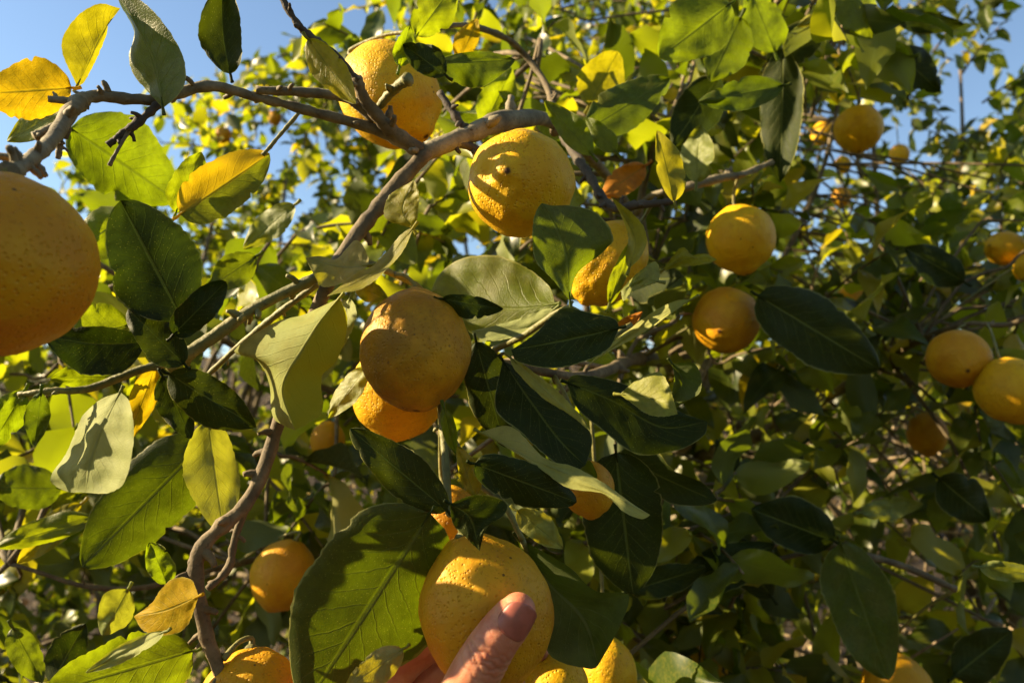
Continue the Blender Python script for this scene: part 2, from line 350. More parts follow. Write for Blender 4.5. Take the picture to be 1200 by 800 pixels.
def hero_leaf(tree, b, t, w1, w2, d, dt=0, d1=0, d2=0, bow=0, kind='green', under=False, wave=3.8, p=0.8, q=0.72, blunt=0.0, curl=0, pet=10, seed=0, bite=0):
    """a leaf laid out from its base and tip; all lateral and depth numbers are in photo pixels at depth d"""
    rs = np.random.default_rng(seed + 100)
    NV = 44
    b = np.array(b, float); t = np.array(t, float); D = t - b; L = np.linalg.norm(D); D /= L; n = np.array([D[1], -D[0]])
    vv = np.linspace(0, 1, NV); us = np.array([-1, -0.955, -0.8, -0.62, -0.44, -0.25, -0.08, 0, 0.08, 0.25, 0.44, 0.62, 0.8, 0.955, 1.0]); NU = len(us)
    ph = rs.uniform(0, 6.28, 8); roll = rs.uniform(-0.22, 0.3, 2) * (w1 + w2) / 2; nick = [(rs.uniform(.2, .85), rs.uniform(.012, .03), rs.uniform(.08, .28), 1 if rs.uniform() > .5 else -1) for _ in range(rs.integers(0, 4))]
    W = np.zeros((NV, NU, 3)); UVs = np.zeros((NV, NU, 2))
    pr = profile(vv, p, q, blunt)
    for i, v in enumerate(vv):
        mid = b + D * L * v + n * bow * 4 * v * (1 - v)
        md = dt * v + curl * (v * v - v * 0.3)
        for j, u in enumerate(us):
            au = abs(u); w = (w1 if u > 0 else w2) * pr[i]
            cren = 1 + (0.014 * math.sin(v * L * 0.5 + ph[0] + (2 if u > 0 else 0)) + 0.055 * math.sin(v * 9 + ph[1] * (1 if u > 0 else 2))) * au ** 4
            cren += rs.normal() * 0.009 * (au > 0.9) + 0.05 * noise.noise((v * 6, seed * 3.3 + (5 if u > 0 else 0), 1)) * au ** 3
            if bite and u * bite > 0: cren *= 1 - 0.35 * math.exp(-((v - 0.55) / 0.06) ** 2) * au
            for (nv, nw, na, ns) in nick:
                if u * ns > 0: cren *= 1 - na * math.exp(-((v - nv) / nw) ** 2) * au ** 3
            xy = mid + n * (u * w * cren)
            dd = md + (d1 if u > 0 else d2) * (au ** 1.25) * pr[i]
            dd += roll[0 if u > 0 else 1] * au ** 4 * pr[i]
            dd += wave * (math.sin(v * 7 + ph[2] + u * 1.2) * au + 0.7 * math.sin(v * 14 + ph[3] + (1.5 if u > 0 else 0)) * au ** 2 + 0.6 * math.sin(v * 5 + ph[4] + u * 2.5))
            dd += wave * 0.9 * (noise.noise((u * 1.6 + seed * 7.1, v * 4.0, 3)) + 0.5 * noise.noise((u * 3.5 + seed * 7.1, v * 9.0, 9))) * min(1, au * 3 + 0.25)
            W[i, j] = P(xy[0], xy[1], d + dd * d / FPX); UVs[i, j] = (0.5 + 0.5 * u, v)
    i, j = np.meshgrid(np.arange(NV - 1), np.arange(NU - 1), indexing='ij'); i = i.ravel(); j = j.ravel()
    F = np.stack([i * NU + j, i * NU + j + 1, (i + 1) * NU + j + 1, (i + 1) * NU + j], 1)
    V = W.reshape(-1, 3)
    # orient: which face looks at the camera
    nn = np.cross(V[F[:, 1]] - V[F[:, 0]], V[F[:, 3]] - V[F[:, 0]]).sum(0); c = V.mean(0) - np.array(CAM)
    if (nn.dot(c) > 0) != under: F = F[:, ::-1]
    uv = UVs.reshape(-1, 2)
    if pet:
        b3 = W[0, NU // 2]; b4 = W[2, NU // 2]; dirv = (b3 - b4); dirv /= np.linalg.norm(dirv)
        s = d / FPX
        pv, pf = tube([W[3, NU // 2], b3, b3 + dirv * pet * 0.5 * s + np.array([0, 0, -0.0006]), b3 + dirv * pet * s], [0.6 * s, 1.6 * s, 1.9 * s, 2.3 * s], 6, 3, 0.05, seed)
        F = np.concatenate([F, pf + len(V)]); V = np.concatenate([V, pv]); uv = np.concatenate([uv, np.tile([0.62, 0.5], (len(pv), 1))])
    return put('leaf', mesh_from('leaf', V, F, LM[kind], uv), tree)

def outline_leaf(tree, left, mid, right, d, dt=0, dl=0, dr=0, kind='green', under=False, crumple=3.0, pet=8, seed=0):
    """a leaf lofted between its two edges and its midrib, each traced from base to tip (pixels); depths in pixels at depth d"""
    NV = 44; us = np.array([-1, -0.965, -0.82, -0.64, -0.45, -0.25, -0.07, 0, 0.07, 0.25, 0.45, 0.64, 0.82, 0.965, 1.0]); NU = len(us)
    def res(pl):
        c = catmull([list(map(float, p)) for p in pl], 10); sl = np.concatenate([[0], np.cumsum(np.linalg.norm(np.diff(c, axis=0), axis=1))]); sl /= sl[-1]
        t = np.linspace(0, 1, NV); return np.stack([np.interp(t, sl, c[:, 0]), np.interp(t, sl, c[:, 1])], 1)
    Lp, Mp, Rp = res([mid[0]] + left + [mid[-1]]), res(mid), res([mid[0]] + right + [mid[-1]])
    rs = np.random.default_rng(seed + 300); W = np.zeros((NV, NU, 3)); U = np.zeros((NV, NU, 2))
    for i in range(NV):
        v = i / (NV - 1); env = min(1.0, math.sin(math.pi * min(max(v, 0.0), 1.0)) * 1.6)
        for j, u in enumerate(us):
            au = abs(u); e = Rp[i] if u > 0 else Lp[i]
            xy = Mp[i] + (e - Mp[i]) * au
            if au > 0.9: xy = xy + rs.normal(size=2) * 0.28 * env
            dd = dt * v + (dr if u > 0 else dl) * au ** 1.3 * env
            dd += crumple * (1.3 * noise.noise((u * 1.3 + seed * 5.7, v * 3.2, 3)) + 0.6 * noise.noise((u * 3.2 + seed * 5.7, v * 8.0, 9))) * min(1, au * 2.5 + 0.2) * env
            W[i, j] = P(xy[0], xy[1], d + dd * d / FPX); U[i, j] = (0.5 + 0.5 * u, v)
    i, j = np.meshgrid(np.arange(NV - 1), np.arange(NU - 1), indexing='ij'); i = i.ravel(); j = j.ravel()
    F = np.stack([i * NU + j, i * NU + j + 1, (i + 1) * NU + j + 1, (i + 1) * NU + j], 1); V = W.reshape(-1, 3); uv = U.reshape(-1, 2)
    nn = np.cross(V[F[:, 1]] - V[F[:, 0]], V[F[:, 3]] - V[F[:, 0]]).sum(0); c = V.mean(0) - np.array(CAM)
    if (nn.dot(c) > 0) != under: F = F[:, ::-1]
    b3 = W[0, NU // 2]; b4 = W[3, NU // 2]; q = b3 - b4; q /= np.linalg.norm(q); k = d / FPX
    pv, pf = tube([W[4, NU // 2], b3, b3 + q * pet * 0.5 * k, b3 + q * pet * k], [0.6 * k, 1.7 * k, 2.0 * k, 2.4 * k], 6, 3, 0.05, seed)
    F = np.concatenate([F, pf + len(V)]); V = np.concatenate([V, pv]); uv = np.concatenate([uv, np.tile([0.62, 0.5], (len(pv), 1))])
    return put('leaf', mesh_from('leaf', V, F, LM[kind], uv), tree)

def leaf_grid(L=1.0, width=0.5, fold=0.25, arch=0.2, twist=0.0, seed=0, NV=9, hu=2, wave=0.03):
    """generic leaf, base at the origin, along +Y, upper face +Z"""
    rs = np.random.default_rng(seed); vv = np.linspace(0, 1, NV); us = np.linspace(-1, 1, 2 * hu + 1); pr = profile(vv, 0.82, 0.8)
    V, U = [], []; ph = rs.uniform(0, 6.28, 4)
    for i, v in enumerate(vv):
        for u in us:
            w = u * width * 0.5 * pr[i] * (1 + 0.06 * math.sin(9 * v + ph[0] + u))
            z = abs(u) * pr[i] * width * 0.5 * fold - arch * v * v + wave * math.sin(8 * v + ph[1] + 2 * u) * abs(u) + wave * 0.5 * math.sin(15 * v + ph[2]) * u * u
            a = twist * v
            V.append((w * math.cos(a) - z * math.sin(a) * 0.3, v - 0.25 * arch * v * v, z + w * math.sin(a))); U.append((0.5 + 0.5 * u, v))
    NU = len(us); i, j = np.meshgrid(np.arange(NV - 1), np.arange(NU - 1), indexing='ij'); i = i.ravel(); j = j.ravel()
    F = np.stack([i * NU + j, i * NU + j + 1, (i + 1) * NU + j + 1, (i + 1) * NU + j], 1)
    return np.array(V) * L, F, np.array(U)

PROTO = [leaf_grid(1, rng.uniform(0.44, 0.58), rng.uniform(-0.1, 0.8), rng.uniform(-0.15, 0.55), rng.uniform(-0.5, 0.5), s, 12, 3, 0.07) for s in range(14)]
LOW = [leaf_grid(1, rng.uniform(0.44, 0.58), rng.uniform(0.0, 0.7), rng.uniform(-0.1, 0.5), rng.uniform(-0.6, 0.6), s + 50, 5, 1, 0.03) for s in range(10)]
MIDP = [leaf_grid(1, rng.uniform(0.44, 0.58), rng.uniform(-0.1, 0.8), rng.uniform(-0.15, 0.55), rng.uniform(-0.5, 0.5), s + 90, 8, 2, 0.07) for s in range(12)]
PMESH = [[mesh_from('leaf', v, f, LM[k], u) for (v, f, u) in PROTO] for k in ('far', 'green', 'bright', 'dark')]

def basis(dirv, nrm, size):
    y = np.array(dirv, float); y /= np.linalg.norm(y) + 1e-9
    z = np.array(nrm, float); z = z - y * z.dot(y); z /= np.linalg.norm(z) + 1e-9
    x = np.cross(y, z)
    return np.stack([x, y, z], 1) * size

def twig_leaves(start, direction, length, n, size, rs, droop=0.25):
    """leaf frames along one twig: (position, 3x3)"""
    start = np.array(start, float); d = np.array(direction, float); d /= np.linalg.norm(d)
    pts = [start + d * length * k / 5 + np.array([0, 0, -droop * length * (k / 5) ** 2]) for k in range(6)]
    out = []; a0 = rs.uniform(0, 6.28)
    for k in range(n):
        t = (k + 0.6) / n * 5; i = min(int(t), 4); p = pts[i] + (pts[i + 1] - pts[i]) * (t - i); tg = pts[i + 1] - pts[i]; tg /= np.linalg.norm(tg)
        s1 = np.cross(tg, [0.1, 0.2, 1.0]); s1 /= np.linalg.norm(s1); s2 = np.cross(s1, tg)
        a = a0 + k * 2.4; side = s1 * math.cos(a) + s2 * math.sin(a)
        ld = tg * rs.uniform(0.3, 0.9) + side + np.array([0, 0, -rs.uniform(-0.1, 0.55)])
        nr = tg * 0.4 + np.array([-0.45, 0, 0.8]) + rs.normal(size=3) * 0.6
        out.append((p, basis(ld, nr, size * rs.uniform(0.65, 1.2))))
    return pts, out

def leaf_object(tree, fr, rs, weights=(0.7, 0.12, 0.1, 0.08)):
    p, m = fr; k = rs.choice(4, p=weights); me = PMESH[k][rs.integers(len(PROTO))]
    o = bpy.data.objects.new('leaf', me); col.objects.link(o); o.parent = tree
    M = Matrix([list(m[0]) + [p[0]], list(m[1]) + [p[1]], list(m[2]) + [p[2]], [0, 0, 0, 1]])
    o.matrix_parent_inverse = Matrix.Translation(-tree.location); o.matrix_basis = M
    return o

def foliage(tree, frames, rs, name='foliage', mat='far', src=None):
    src = src or LOW
    V, F, U, A, o = [], [], [], [], 0
    for p, m in frames:
        v, f, u = src[rs.integers(len(src))]; w = v @ m.T + p
        V.append(w); F.append(f + o); U.append(u); A.append(np.full(len(v), rs.uniform())); o += len(v)
    ob = put(name, mesh_from(name, np.concatenate(V), np.concatenate(F), LM[mat], np.concatenate(U), np.concatenate(A)), tree)
    ob['kind'] = 'stuff'; return ob

def in_view(p, m=40):
    q = to_px(p)
    return q is not None and -m < q[0] < 1200 + m and -m < q[1] < 800 + m

# ------------------------------------------------------------------ ground
def ground_z(x, y):
    t = min(max((y - 3.6 + 0.25 * math.sin(x * 0.7)) / 4.6, 0), 1); s = t * t * (3 - 2 * t)
    return 2.55 * s + 0.10 * (noise.noise((x * 0.8, y * 0.8, 0)) + 0.5 * noise.noise((x * 2.3, y * 2.3, 4))) * (1 if abs(x) < 60 else 0) - 0.02
def build_ground():
    m, nt, out = newmat('soil'); g = NT(nt); tc = g.n('ShaderNodeTexCoord'); ob = tc.outputs['Object']
    n1 = g.noise(ob, 3.0, 6, 0.7); n2 = g.noise(ob, 40, 5, 0.7)
    k = g.ramp(n1, [(0.3, (0.028, 0.019, 0.011)), (0.55, (0.048, 0.034, 0.02)), (0.75, (0.075, 0.056, 0.034))])
    k = g.mix(g.rng(n2, 0.45, 0.7), k, (0.05, 0.035, 0.02, 1))
    bp = g.n('ShaderNodeBump'); bp.inputs['Strength'].default_value = 0.8; bp.inputs['Distance'].default_value = 0.03; g.l(n2, bp.inputs['Height'])
    pb = g.n('ShaderNodeBsdfPrincipled'); g.l(k, pb.inputs['Base Color']); pb.inputs['Roughness'].default_value = 0.95
    g.l(bp.outputs[0], pb.inputs['Normal']); g.l(pb.outputs[0], out.inputs['Surface'])
    xs = np.concatenate([[-400, -150, -60, -30, -18], np.arange(-12, 12.01, 0.3), [18, 30, 60, 150, 400]])
    ys = np.concatenate([[-400, -120, -40, -15], np.arange(-6, 12.01, 0.3), [16, 24, 40, 90, 200, 400]])
    V = np.array([(x, y, ground_z(x, y)) for y in ys for x in xs]); nx, ny = len(xs), len(ys)
    i, j = np.meshgrid(np.arange(ny - 1), np.arange(nx - 1), indexing='ij'); i = i.ravel(); j = j.ravel()
    F = np.stack([i * nx + j, i * nx + j + 1, (i + 1) * nx + j + 1, (i + 1) * nx + j], 1)
    gr = put('ground', mesh_from('ground', V, F, m)); gr['kind'] = 'structure'
build_ground()

# ------------------------------------------------------------------ the near lemon tree
T1 = empty('lemon_tree', P(790, 560, 1.75)); T1.location.z = ground_z(T1.location.x, T1.location.y)
tag(T1, 'lemon tree in front whose twigs carry the big sharp leaves beside the hand', 'tree', 'lemon trees of the grove')
base1 = np.array(T1.location); top1 = np.array(P(800, 545, 1.68))
v, f = tube([base1 + [0, 0, -0.06], base1 + [0.01, 0, 0.25], base1 * 0.5 + top1 * 0.5 + [0.03, 0, 0], top1], [0.056, 0.044, 0.036, 0.032], 14, 8, 0.08, 3)
put('trunk', mesh_from('trunk', v, f, MB), T1)

branch(T1, [(495, 180, .50, 10), (545, 160, .52, 11), (600, 141, .56, 11), (665, 158, .68, 6.5), (745, 265, .98, 6), (790, 420, 1.35, 11), (800, 548, 1.66, 17)], MB, 6, 0.1, 12, seed=1)
branch(T1, [(500, 178, .50, 9), (443, 243, .485, 9.5), (398, 306, .475, 9), (356, 400, .48, 8), (325, 500, .48, 7.5), (293, 583, .46, 8.5), (232, 650, .445, 10), (240, 735, .44, 8), (258, 792, .44, 7), (262, 860, .44, 5)], MBB, 14, 0.12, seed=2)
branch(T1, [(318, 520, .475, 5), (278, 622, .465, 4.5), (268, 664, .46, 5), (243, 690, .45, 4)], MBB, 5, seed=3)
branch(T1, [(228, 655, .445, 7), (220, 690, .44, 4.5), (224, 715, .44, 3.5)], MBB, 3, seed=4)
branch(T1, [(398, 312, .475, 7), (365, 328, .472, 7), (300, 360, .468, 7), (245, 398, .46, 8), (212, 420, .455, 8), (196, 432, .45, 6)], MBG, 9, 0.1, seed=5)
branch(T1, [(372, 333, .48, 4), (325, 368, .485, 4), (280, 405, .50, 3.5), (232, 450, .52, 3)], MBG, 3, seed=6)
branch(T1, [(205, 425, .45, 5), (165, 433, .44, 5), (105, 455, .43, 4.5), (60, 458, .42, 4), (22, 462, .42, 3)], MBG, 4, seed=7)
branch(T1, [(497, 180, .50, 8), (440, 152, .49, 6.5), (352, 127, .475, 5.5), (300, 114, .465, 5.5), (243, 101, .45, 6.5), (182, 117, .44, 6), (112, 113, .42, 7), (86, 127, .402, 9), (60, 165, .362, 8.5), (32, 190, .328, 8.5), (10, 203, .306, 11)], MB, 16, 0.15, seed=8)
branch(T1, [(300, 106, .463, 5), (352, 108, .47, 5.5), (405, 115, .48, 5.5), (440, 140, .488, 6)], MB, 5, seed=9)
branch(T1, [(497, 178, .50, 8), (458, 152, .488, 8), (428, 118, .475, 7), (417, 90, .468, 6)], MBB, 6, seed=10)
branch(T1, [(442, 128, .484, 4), (455, 112, .478, 5.5), (470, 98, .47, 6), (480, 92, .465, 8)], MBG, 2, seed=11)
branch(T1, [(420, 95, .468, 4), (392, 62, .462, 3), (362, 42, .458, 5), (346, 24, .452, 4.5), (330, -4, .45, 4), (318, -40, .45, 4)], MBD, 8, 0.2, seed=12)
branch(T1, [(108, 113, .42, 5), (85, 118, .412, 4.5), (56, 116, .406, 4)], MB, 3, seed=13)
branch(T1, [(74, 145, .385, 6), (58, 152, .375, 5.5), (40, 160, .37, 5)], MB, 3, seed=14)
branch(T1, [(70, 152, .378, 5), (70, 170, .376, 4), (68, 186, .375, 3)], MB, 2, seed=15)
branch(T1, [(186, 122, .438, 5), (160, 145, .432, 5), (140, 160, .428, 4.5), (126, 170, .426, 3.5)], MBD, 7, 0.22, seed=16)
branch(T1, [(154, 148, .43, 2.2), (140, 172, .425, 2), (128, 194, .422, 2.4)], MB, 0, seed=17)
branch(T1, [(354, 128, .475, 2.2), (330, 156, .472, 2.2), (308, 182, .47, 2.5)], MBG, 0, seed=18)
branch(T1, [(497, 178, .50, 6), (530, 167, .51, 5.5), (565, 178, .53, 5), (610, 200, .56, 4)], MBD, 4, seed=19)
branch(T1, [(515, 108, .53, 4), (535, 138, .525, 4.5), (552, 160, .525, 6)], MBD, 5, 0.2, seed=20)
branch(T1, [(660, 160, .66, 6), (690, 205, .60, 5), (714, 242, .57, 5.5), (750, 240, .56, 4.5), (792, 236, .56, 4)], MBD, 10, 0.22, seed=21)
branch(T1, [(740, 262, .87, 4), (760, 232, .83, 4), (805, 219, .80, 5), (848, 208, .81, 5), (868, 205, .82, 4), (905, 190, .85, 3)], MB, 6, seed=22)
branch(T1, [(405, 300, .477, 5), (455, 318, .49, 4), (500, 350, .52, 4), (512, 440, .50, 4.5), (518, 485, .47, 5), (522, 540, .45, 5), (526, 602, .43, 4.5)], MBG, 4, 0.08, seed=23)
branch(T1, [(512, 440, .50, 5), (560, 420, .53, 5), (610, 430, .55, 5), (690, 440, .62, 6), (750, 420, .95, 8), (790, 425, 1.3, 9)], MBB, 6, seed=24)
branch(T1, [(560, 418, .53, 4), (610, 395, .50, 4), (668, 362, .475, 4), (700, 400, .49, 3.5), (740, 380, .5, 3)], MBG, 5, seed=25)
branch(T1, [(525, 500, .46, 3), (556, 560, .45, 3.5), (590, 590, .44, 3.5), (612, 632, .44, 3.5)], MBG, 3, seed=26)
branch(T1, [(792, 430, 1.32, 10), (900, 330, 1.6, 4), (960, 210, 1.65, 3), (985, 110, 1.65, 2.5), (1010, 20, 1.6, 2.5), (1030, -60, 1.0, 4)], MBB, 8, seed=27)
branch(T1, [(800, 546, 1.64, 13), (930, 490, 1.4, 6), (1040, 420, 1.2, 4.5), (1120, 382, 1.0, 3), (1190, 378, .95, 3), (1260, 330, .9, 4)], MBB, 8, seed=28)
branch(T1, [(800, 556, 1.64, 13), (900, 600, 1.1, 8), (975, 640, .82, 6), (1050, 660, .8, 4), (1120, 690, .8, 4)], MBB, 6, seed=29)
branch(T1, [(800, 552, 1.64, 13), (700, 560, 1.3, 6), (560, 520, 1.1, 4.5), (420, 470, 1.0, 4), (300, 420, .95, 3.5), (150, 330, .85, 3), (40, 260, .8, 2.5)], MBB, 8, seed=30)
branch(T1, [(800, 558, 1.64, 13), (700, 680, 1.2, 5), (520, 680, 1.0, 4), (340, 650, .95, 3.5), (150, 690, .8, 3), (10, 660, .75, 2.5)], MBB, 8, seed=31)
branch(T1, [(745, 265, .95, 5), (770, 160, .95, 4.5), (830, 90, .9, 4), (890, 30, .85, 3.5), (940, -40, .8, 4)], MBB, 8, seed=32)
branch(T1, [(800, 548, 1.66, 16), (860, 250, 1.6, 6), (880, -20, 1.55, 4.5), (840, -420, 1.4, 6), (800, -1000, 1.1, 7), (700, -2000, .75, 5)], MB, 6, seed=34)
branch(T1, [(650, 155, .64, 5), (640, 100, .75, 4), (600, 50, .75, 4), (545, 30, .62, 3.5), (490, 40, .56, 3)], MBB, 6, seed=33)

H = lambda *a, **k: hero_leaf(T1, *a, seed=(H_n.append(1) or len(H_n)), **k)
H_n = []
# --- upper left, against the sky
H((84, 103), (-22, 110), 35, 37, .42, dt=-55, d1=-6, d2=6, kind='yellow', wave=2.5, q=.62)
H((270, 87), (262, -28), 28, 22, .45, d1=-22, d2=-12, kind='dark', bow=5, wave=5)
H((78, 128), (8, 166), 16, 20, .46, dt=30, kind='pale', under=True, wave=3)
H((82, 150), (208, 236), 52, 42, .56, dt=60, d1=10, kind='bright', q=.6)
H((206, 249), (236, 178), 22, 22, .475, d1=-16, d2=12, kind='bright')
H((211, 251), (316, 180), 33, 34, .455, dt=36, d1=-6, d2=6, kind='yellowhalf', q=.6)
H((150, 250), (80, 300), 30, 26, .6, dt=-20, kind='bright')
H((345, 240), (285, 292), 16, 18, .6, dt=20, kind='pale')
# --- left middle
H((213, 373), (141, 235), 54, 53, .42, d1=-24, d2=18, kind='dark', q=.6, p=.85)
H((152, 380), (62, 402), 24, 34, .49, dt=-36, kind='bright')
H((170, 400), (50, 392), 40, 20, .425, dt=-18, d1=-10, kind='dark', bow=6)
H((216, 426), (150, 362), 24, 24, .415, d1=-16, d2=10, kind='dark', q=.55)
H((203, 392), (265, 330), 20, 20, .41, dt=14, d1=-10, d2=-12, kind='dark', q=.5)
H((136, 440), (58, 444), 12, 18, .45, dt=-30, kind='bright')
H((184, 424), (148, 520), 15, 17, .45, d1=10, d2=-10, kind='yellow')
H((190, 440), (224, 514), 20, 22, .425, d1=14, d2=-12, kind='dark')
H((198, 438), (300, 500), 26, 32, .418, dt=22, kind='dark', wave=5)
H((28, 458), (-14, 528), 20, 20, .42, d1=8, d2=-14, kind='bright')
H((48, 460), (40, 524), 14, 16, .41, d1=6, d2=-14, kind='green', wave=4)
H((242, 516), (96, 664), 46, 48, .52, d1=16, d2=-10, kind='deep', q=.6)
H((244, 494), (262, 624), 28, 36, .50, d1=22, d2=-6, kind='pale', under=True, q=.6)
H((72, 572), (-14, 570), 27, 27, .66, dt=-30, kind='green')
H((108, 606), (-8, 642), 14, 18, .58, dt=-30, kind='bright')
H((95, 590), (20, 660), 18, 18, .64, dt=-30, kind='yellowgreen')
# --- lower left
H((196, 684), (175, 635), 15, 18, .432, d1=-14, d2=8, kind='bright', q=.55)
H((226, 762), (52, 812), 50, 40, .435, dt=-40, kind='bright', q=.6, d1=8)
H((192, 740), (100, 788), 10, 10, .40, dt=20, d1=-8, kind='pale', under=True)
H((150, 690), (120, 745), 20, 22, .5, d1=16, d2=-6, kind='pale')
H((60, 800), (100, 730), 24, 22, .55, d1=-6, d2=10, kind='dark')
H((15, 735), (50, 800), 18, 22, .5, d1=12, d2=-8, kind='green')
# --- the big leaf in front and the ones round the held lemon
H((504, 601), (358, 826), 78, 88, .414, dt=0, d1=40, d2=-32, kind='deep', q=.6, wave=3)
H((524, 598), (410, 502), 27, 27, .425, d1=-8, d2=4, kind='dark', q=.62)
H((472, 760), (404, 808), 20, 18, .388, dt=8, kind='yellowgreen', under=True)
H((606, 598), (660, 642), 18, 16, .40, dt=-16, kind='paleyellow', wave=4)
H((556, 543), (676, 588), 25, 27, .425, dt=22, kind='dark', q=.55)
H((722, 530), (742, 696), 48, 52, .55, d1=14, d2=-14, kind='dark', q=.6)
H((518, 350), (590, 362), 10, 18, .46, dt=10, kind='dark')
H((714, 356), (738, 284), 9, 9, .53, d1=-8, d2=8, kind='bright')
H((716, 392), (753, 365), 7, 8, .525, dt=-8, kind='orange', pet=0)
H((558, 400), (592, 524), 28, 28, .51, d1=14, d2=-10, kind='dark')
H((556, 582), (536, 522), 9, 16, .432, d1=-6, d2=8, kind='yellowgreen')
H((520, 478), (534, 532), 9, 9, .44, d1=-6, d2=-9, kind='bright')
H((640, 520), (700, 560), 18, 16, .47, dt=10, kind='green')
# --- centre
H((410, 350), (385, 420), 16, 14, .46, d1=-10, d2=12, kind='pale', under=True)
H((415, 335), (455, 350), 12, 12, .475, dt=-14, kind='yellowgreen')
H((361, 46), (417, 122), 18, 20, .445, dt=-6, d1=-10, d2=12, kind='yellowgreen', wave=2)
H((300, 300), (240, 340), 20, 20, .6, dt=-20, kind='green')
H((430, 430), (385, 490), 14, 14, .52, d1=-10, d2=10, kind='pale')
# --- top
H((488, 42), (535, -22), 24, 24, .55, dt=12, d1=-14, d2=10, kind='bright')
H((468, 78), (480, 30), 12, 14, .49, d1=-10, d2=8, kind='bright')
H((522, 88), (472, 52), 16, 20, .495, dt=-10, d1=-8, kind='dark', wave=5)
H((514, 74), (604, 70), 12, 30, .52, dt=26, kind='green', wave=4)
H((538, 72), (560, 22), 16, 12, .6, d1=-10, d2=10, kind='yellow')
H((566, 150), (600, 80), 20, 22, .7, d1=-14, d2=14, kind='bright')
H((694, 182), (638, 118), 14, 18, .56, dt=12, d1=-8, kind='bright')
H((722, 178), (684, 138), 12, 14, .58, dt=12, kind='bright')
H((688, 152), (785, 92), 27, 27, .63, dt=40, kind='green', q=.6)
H((690, 124), (724, 60), 28, 26, .76, d1=-20, d2=20, kind='yellowgreen', q=.6)
H((790, 236), (770, 153), 11, 22, .50, d1=-6, d2=10, kind='yellowgreen', wave=3)
H((816, 214), (820, 146), 20, 20, .72, d1=14, d2=-16, kind='pale')
H((856, 4), (773, 68), 34, 40, .7, dt=-30, kind='bright', q=.6)
H((868, 20), (832, 96), 30, 28, .76, d1=20, d2=-14, kind='green')
H((908, 62), (878, -14), 24, 26, .8, d1=-16, d2=16, kind='bright')
H((918, 100), (818, 120), 20, 18, .66, dt=-30, kind='green', wave=4)
H((842, 90), (788, 172), 28, 26, .77, d1=14, d2=-10, kind='dark')
H((756, 194), (704, 231), 17, 17, .72, dt=-20, kind='orange')
# --- right
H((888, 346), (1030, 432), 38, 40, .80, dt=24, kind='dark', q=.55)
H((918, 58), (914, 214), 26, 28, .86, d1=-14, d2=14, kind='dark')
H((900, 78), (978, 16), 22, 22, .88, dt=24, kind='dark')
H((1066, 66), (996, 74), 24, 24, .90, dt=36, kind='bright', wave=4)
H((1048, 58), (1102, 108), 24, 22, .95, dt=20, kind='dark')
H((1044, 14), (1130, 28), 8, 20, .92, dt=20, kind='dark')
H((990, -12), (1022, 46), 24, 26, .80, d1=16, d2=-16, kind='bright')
H((978, 8), (934, 32), 8, 9, .82, dt=20, kind='paleyellow')
H((985, 636), (1042, 796), 38, 42, .76, d1=20, d2=-18, kind='green', q=.6)
H((978, 634), (880, 596), 30, 34, .80, dt=-26, kind='dark')
H((1008, 600), (1082, 590), 13, 14, .90, dt=26, kind='pale')
H((1148, 664), (1222, 674), 11, 13, .60, dt=24, kind='pale')
H((1118, 792), (1186, 738), 30, 30, .9, dt=20, kind='dark')
H((798, 684), (908, 638), 26, 30, .76, dt=30, kind='dark')
H((738, 692), (828, 664), 18, 20, .72, dt=30, kind='dark')
H((905, 700), (845, 620), 24, 24, .85, dt=-20, kind='dark')
H((940, 520), (870, 570), 26, 24, .9, dt=-20, kind='dark')
H((1130, 330), (1060, 290), 22, 22, 1.0, dt=-20, kind='dark')
H((1100, 560), (1160, 610), 26, 26, .95, dt=20, kind='dark')

# leaves with folded or torn outlines, edge by edge
O = lambda *a, **k: outline_leaf(T1, *a, seed=(H_n.append(1) or len(H_n)), **k)
O([(355, 369), (330, 375), (295, 393), (274, 413), (300, 421), (315, 447), (319, 486), (330, 497)], [(398, 349), (375, 376), (351, 416), (330, 456), (346, 504)], [(407, 373), (402, 405), (391, 427), (377, 442), (378, 480), (364, 494)], .438, dt=4, dl=52, dr=26, kind='palehalf', under=True, crumple=3.5)
O([(474, 291), (457, 312), (427, 337), (395, 344)], [(485, 266), (471, 284), (448, 311), (420, 330), (383, 347)], [(470, 275), (440, 309), (415, 321), (395, 338)], .446, dt=-10, dl=-12, dr=10, kind='yellowgreen', crumple=2)
O([(452, 256), (454, 232), (466, 222)], [(484, 268), (472, 245), (485, 211)], [(489, 255), (491, 231), (489, 218)], .455, dl=10, dr=-6, kind='yellowgreen', crumple=4)
O([(431, 300), (417, 281), (395, 303), (375, 300)], [(432, 311), (402, 313), (358, 302)], [(420, 320), (400, 332), (378, 336), (368, 322)], .455, dt=14, dl=12, dr=-14, kind='yellowgreen', under=True, crumple=6)
O([(646, 340), (635, 327), (611, 310), (578, 299), (541, 303), (516, 320)], [(650, 356), (605, 362), (552, 358), (505, 341)], [(633, 374), (608, 388), (568, 396), (540, 382), (515, 358)], .50, dt=95, dl=18, dr=-10, kind='bright', crumple=8)
O([(636, 362), (612, 372), (585, 380)], [(650, 362), (615, 385), (552, 388)], [(634, 378), (608, 393), (570, 400)], .497, dt=36, dl=4, dr=-8, kind='pale', under=True)
O([(649, 329), (627, 304), (624, 266), (629, 246)], [(668, 353), (664, 305), (654, 272), (635, 238)], [(676, 321), (708, 294), (719, 277), (700, 250), (670, 241), (648, 241)], .455, dl=-14, dr=26, kind='green', crumple=5)
O([(733, 304), (736, 277), (729, 255)], [(737, 315), (744, 280), (716, 230)], [(752, 299), (758, 277), (746, 255)], .52, dl=14, dr=-10, kind='paleyellow')
O([(754, 337), (738, 344), (731, 353)], [(772, 330), (752, 328), (727, 341)], [(773, 318), (767, 306), (745, 322)], .51, dt=14, dl=-8, dr=12, kind='pale', crumple=7)
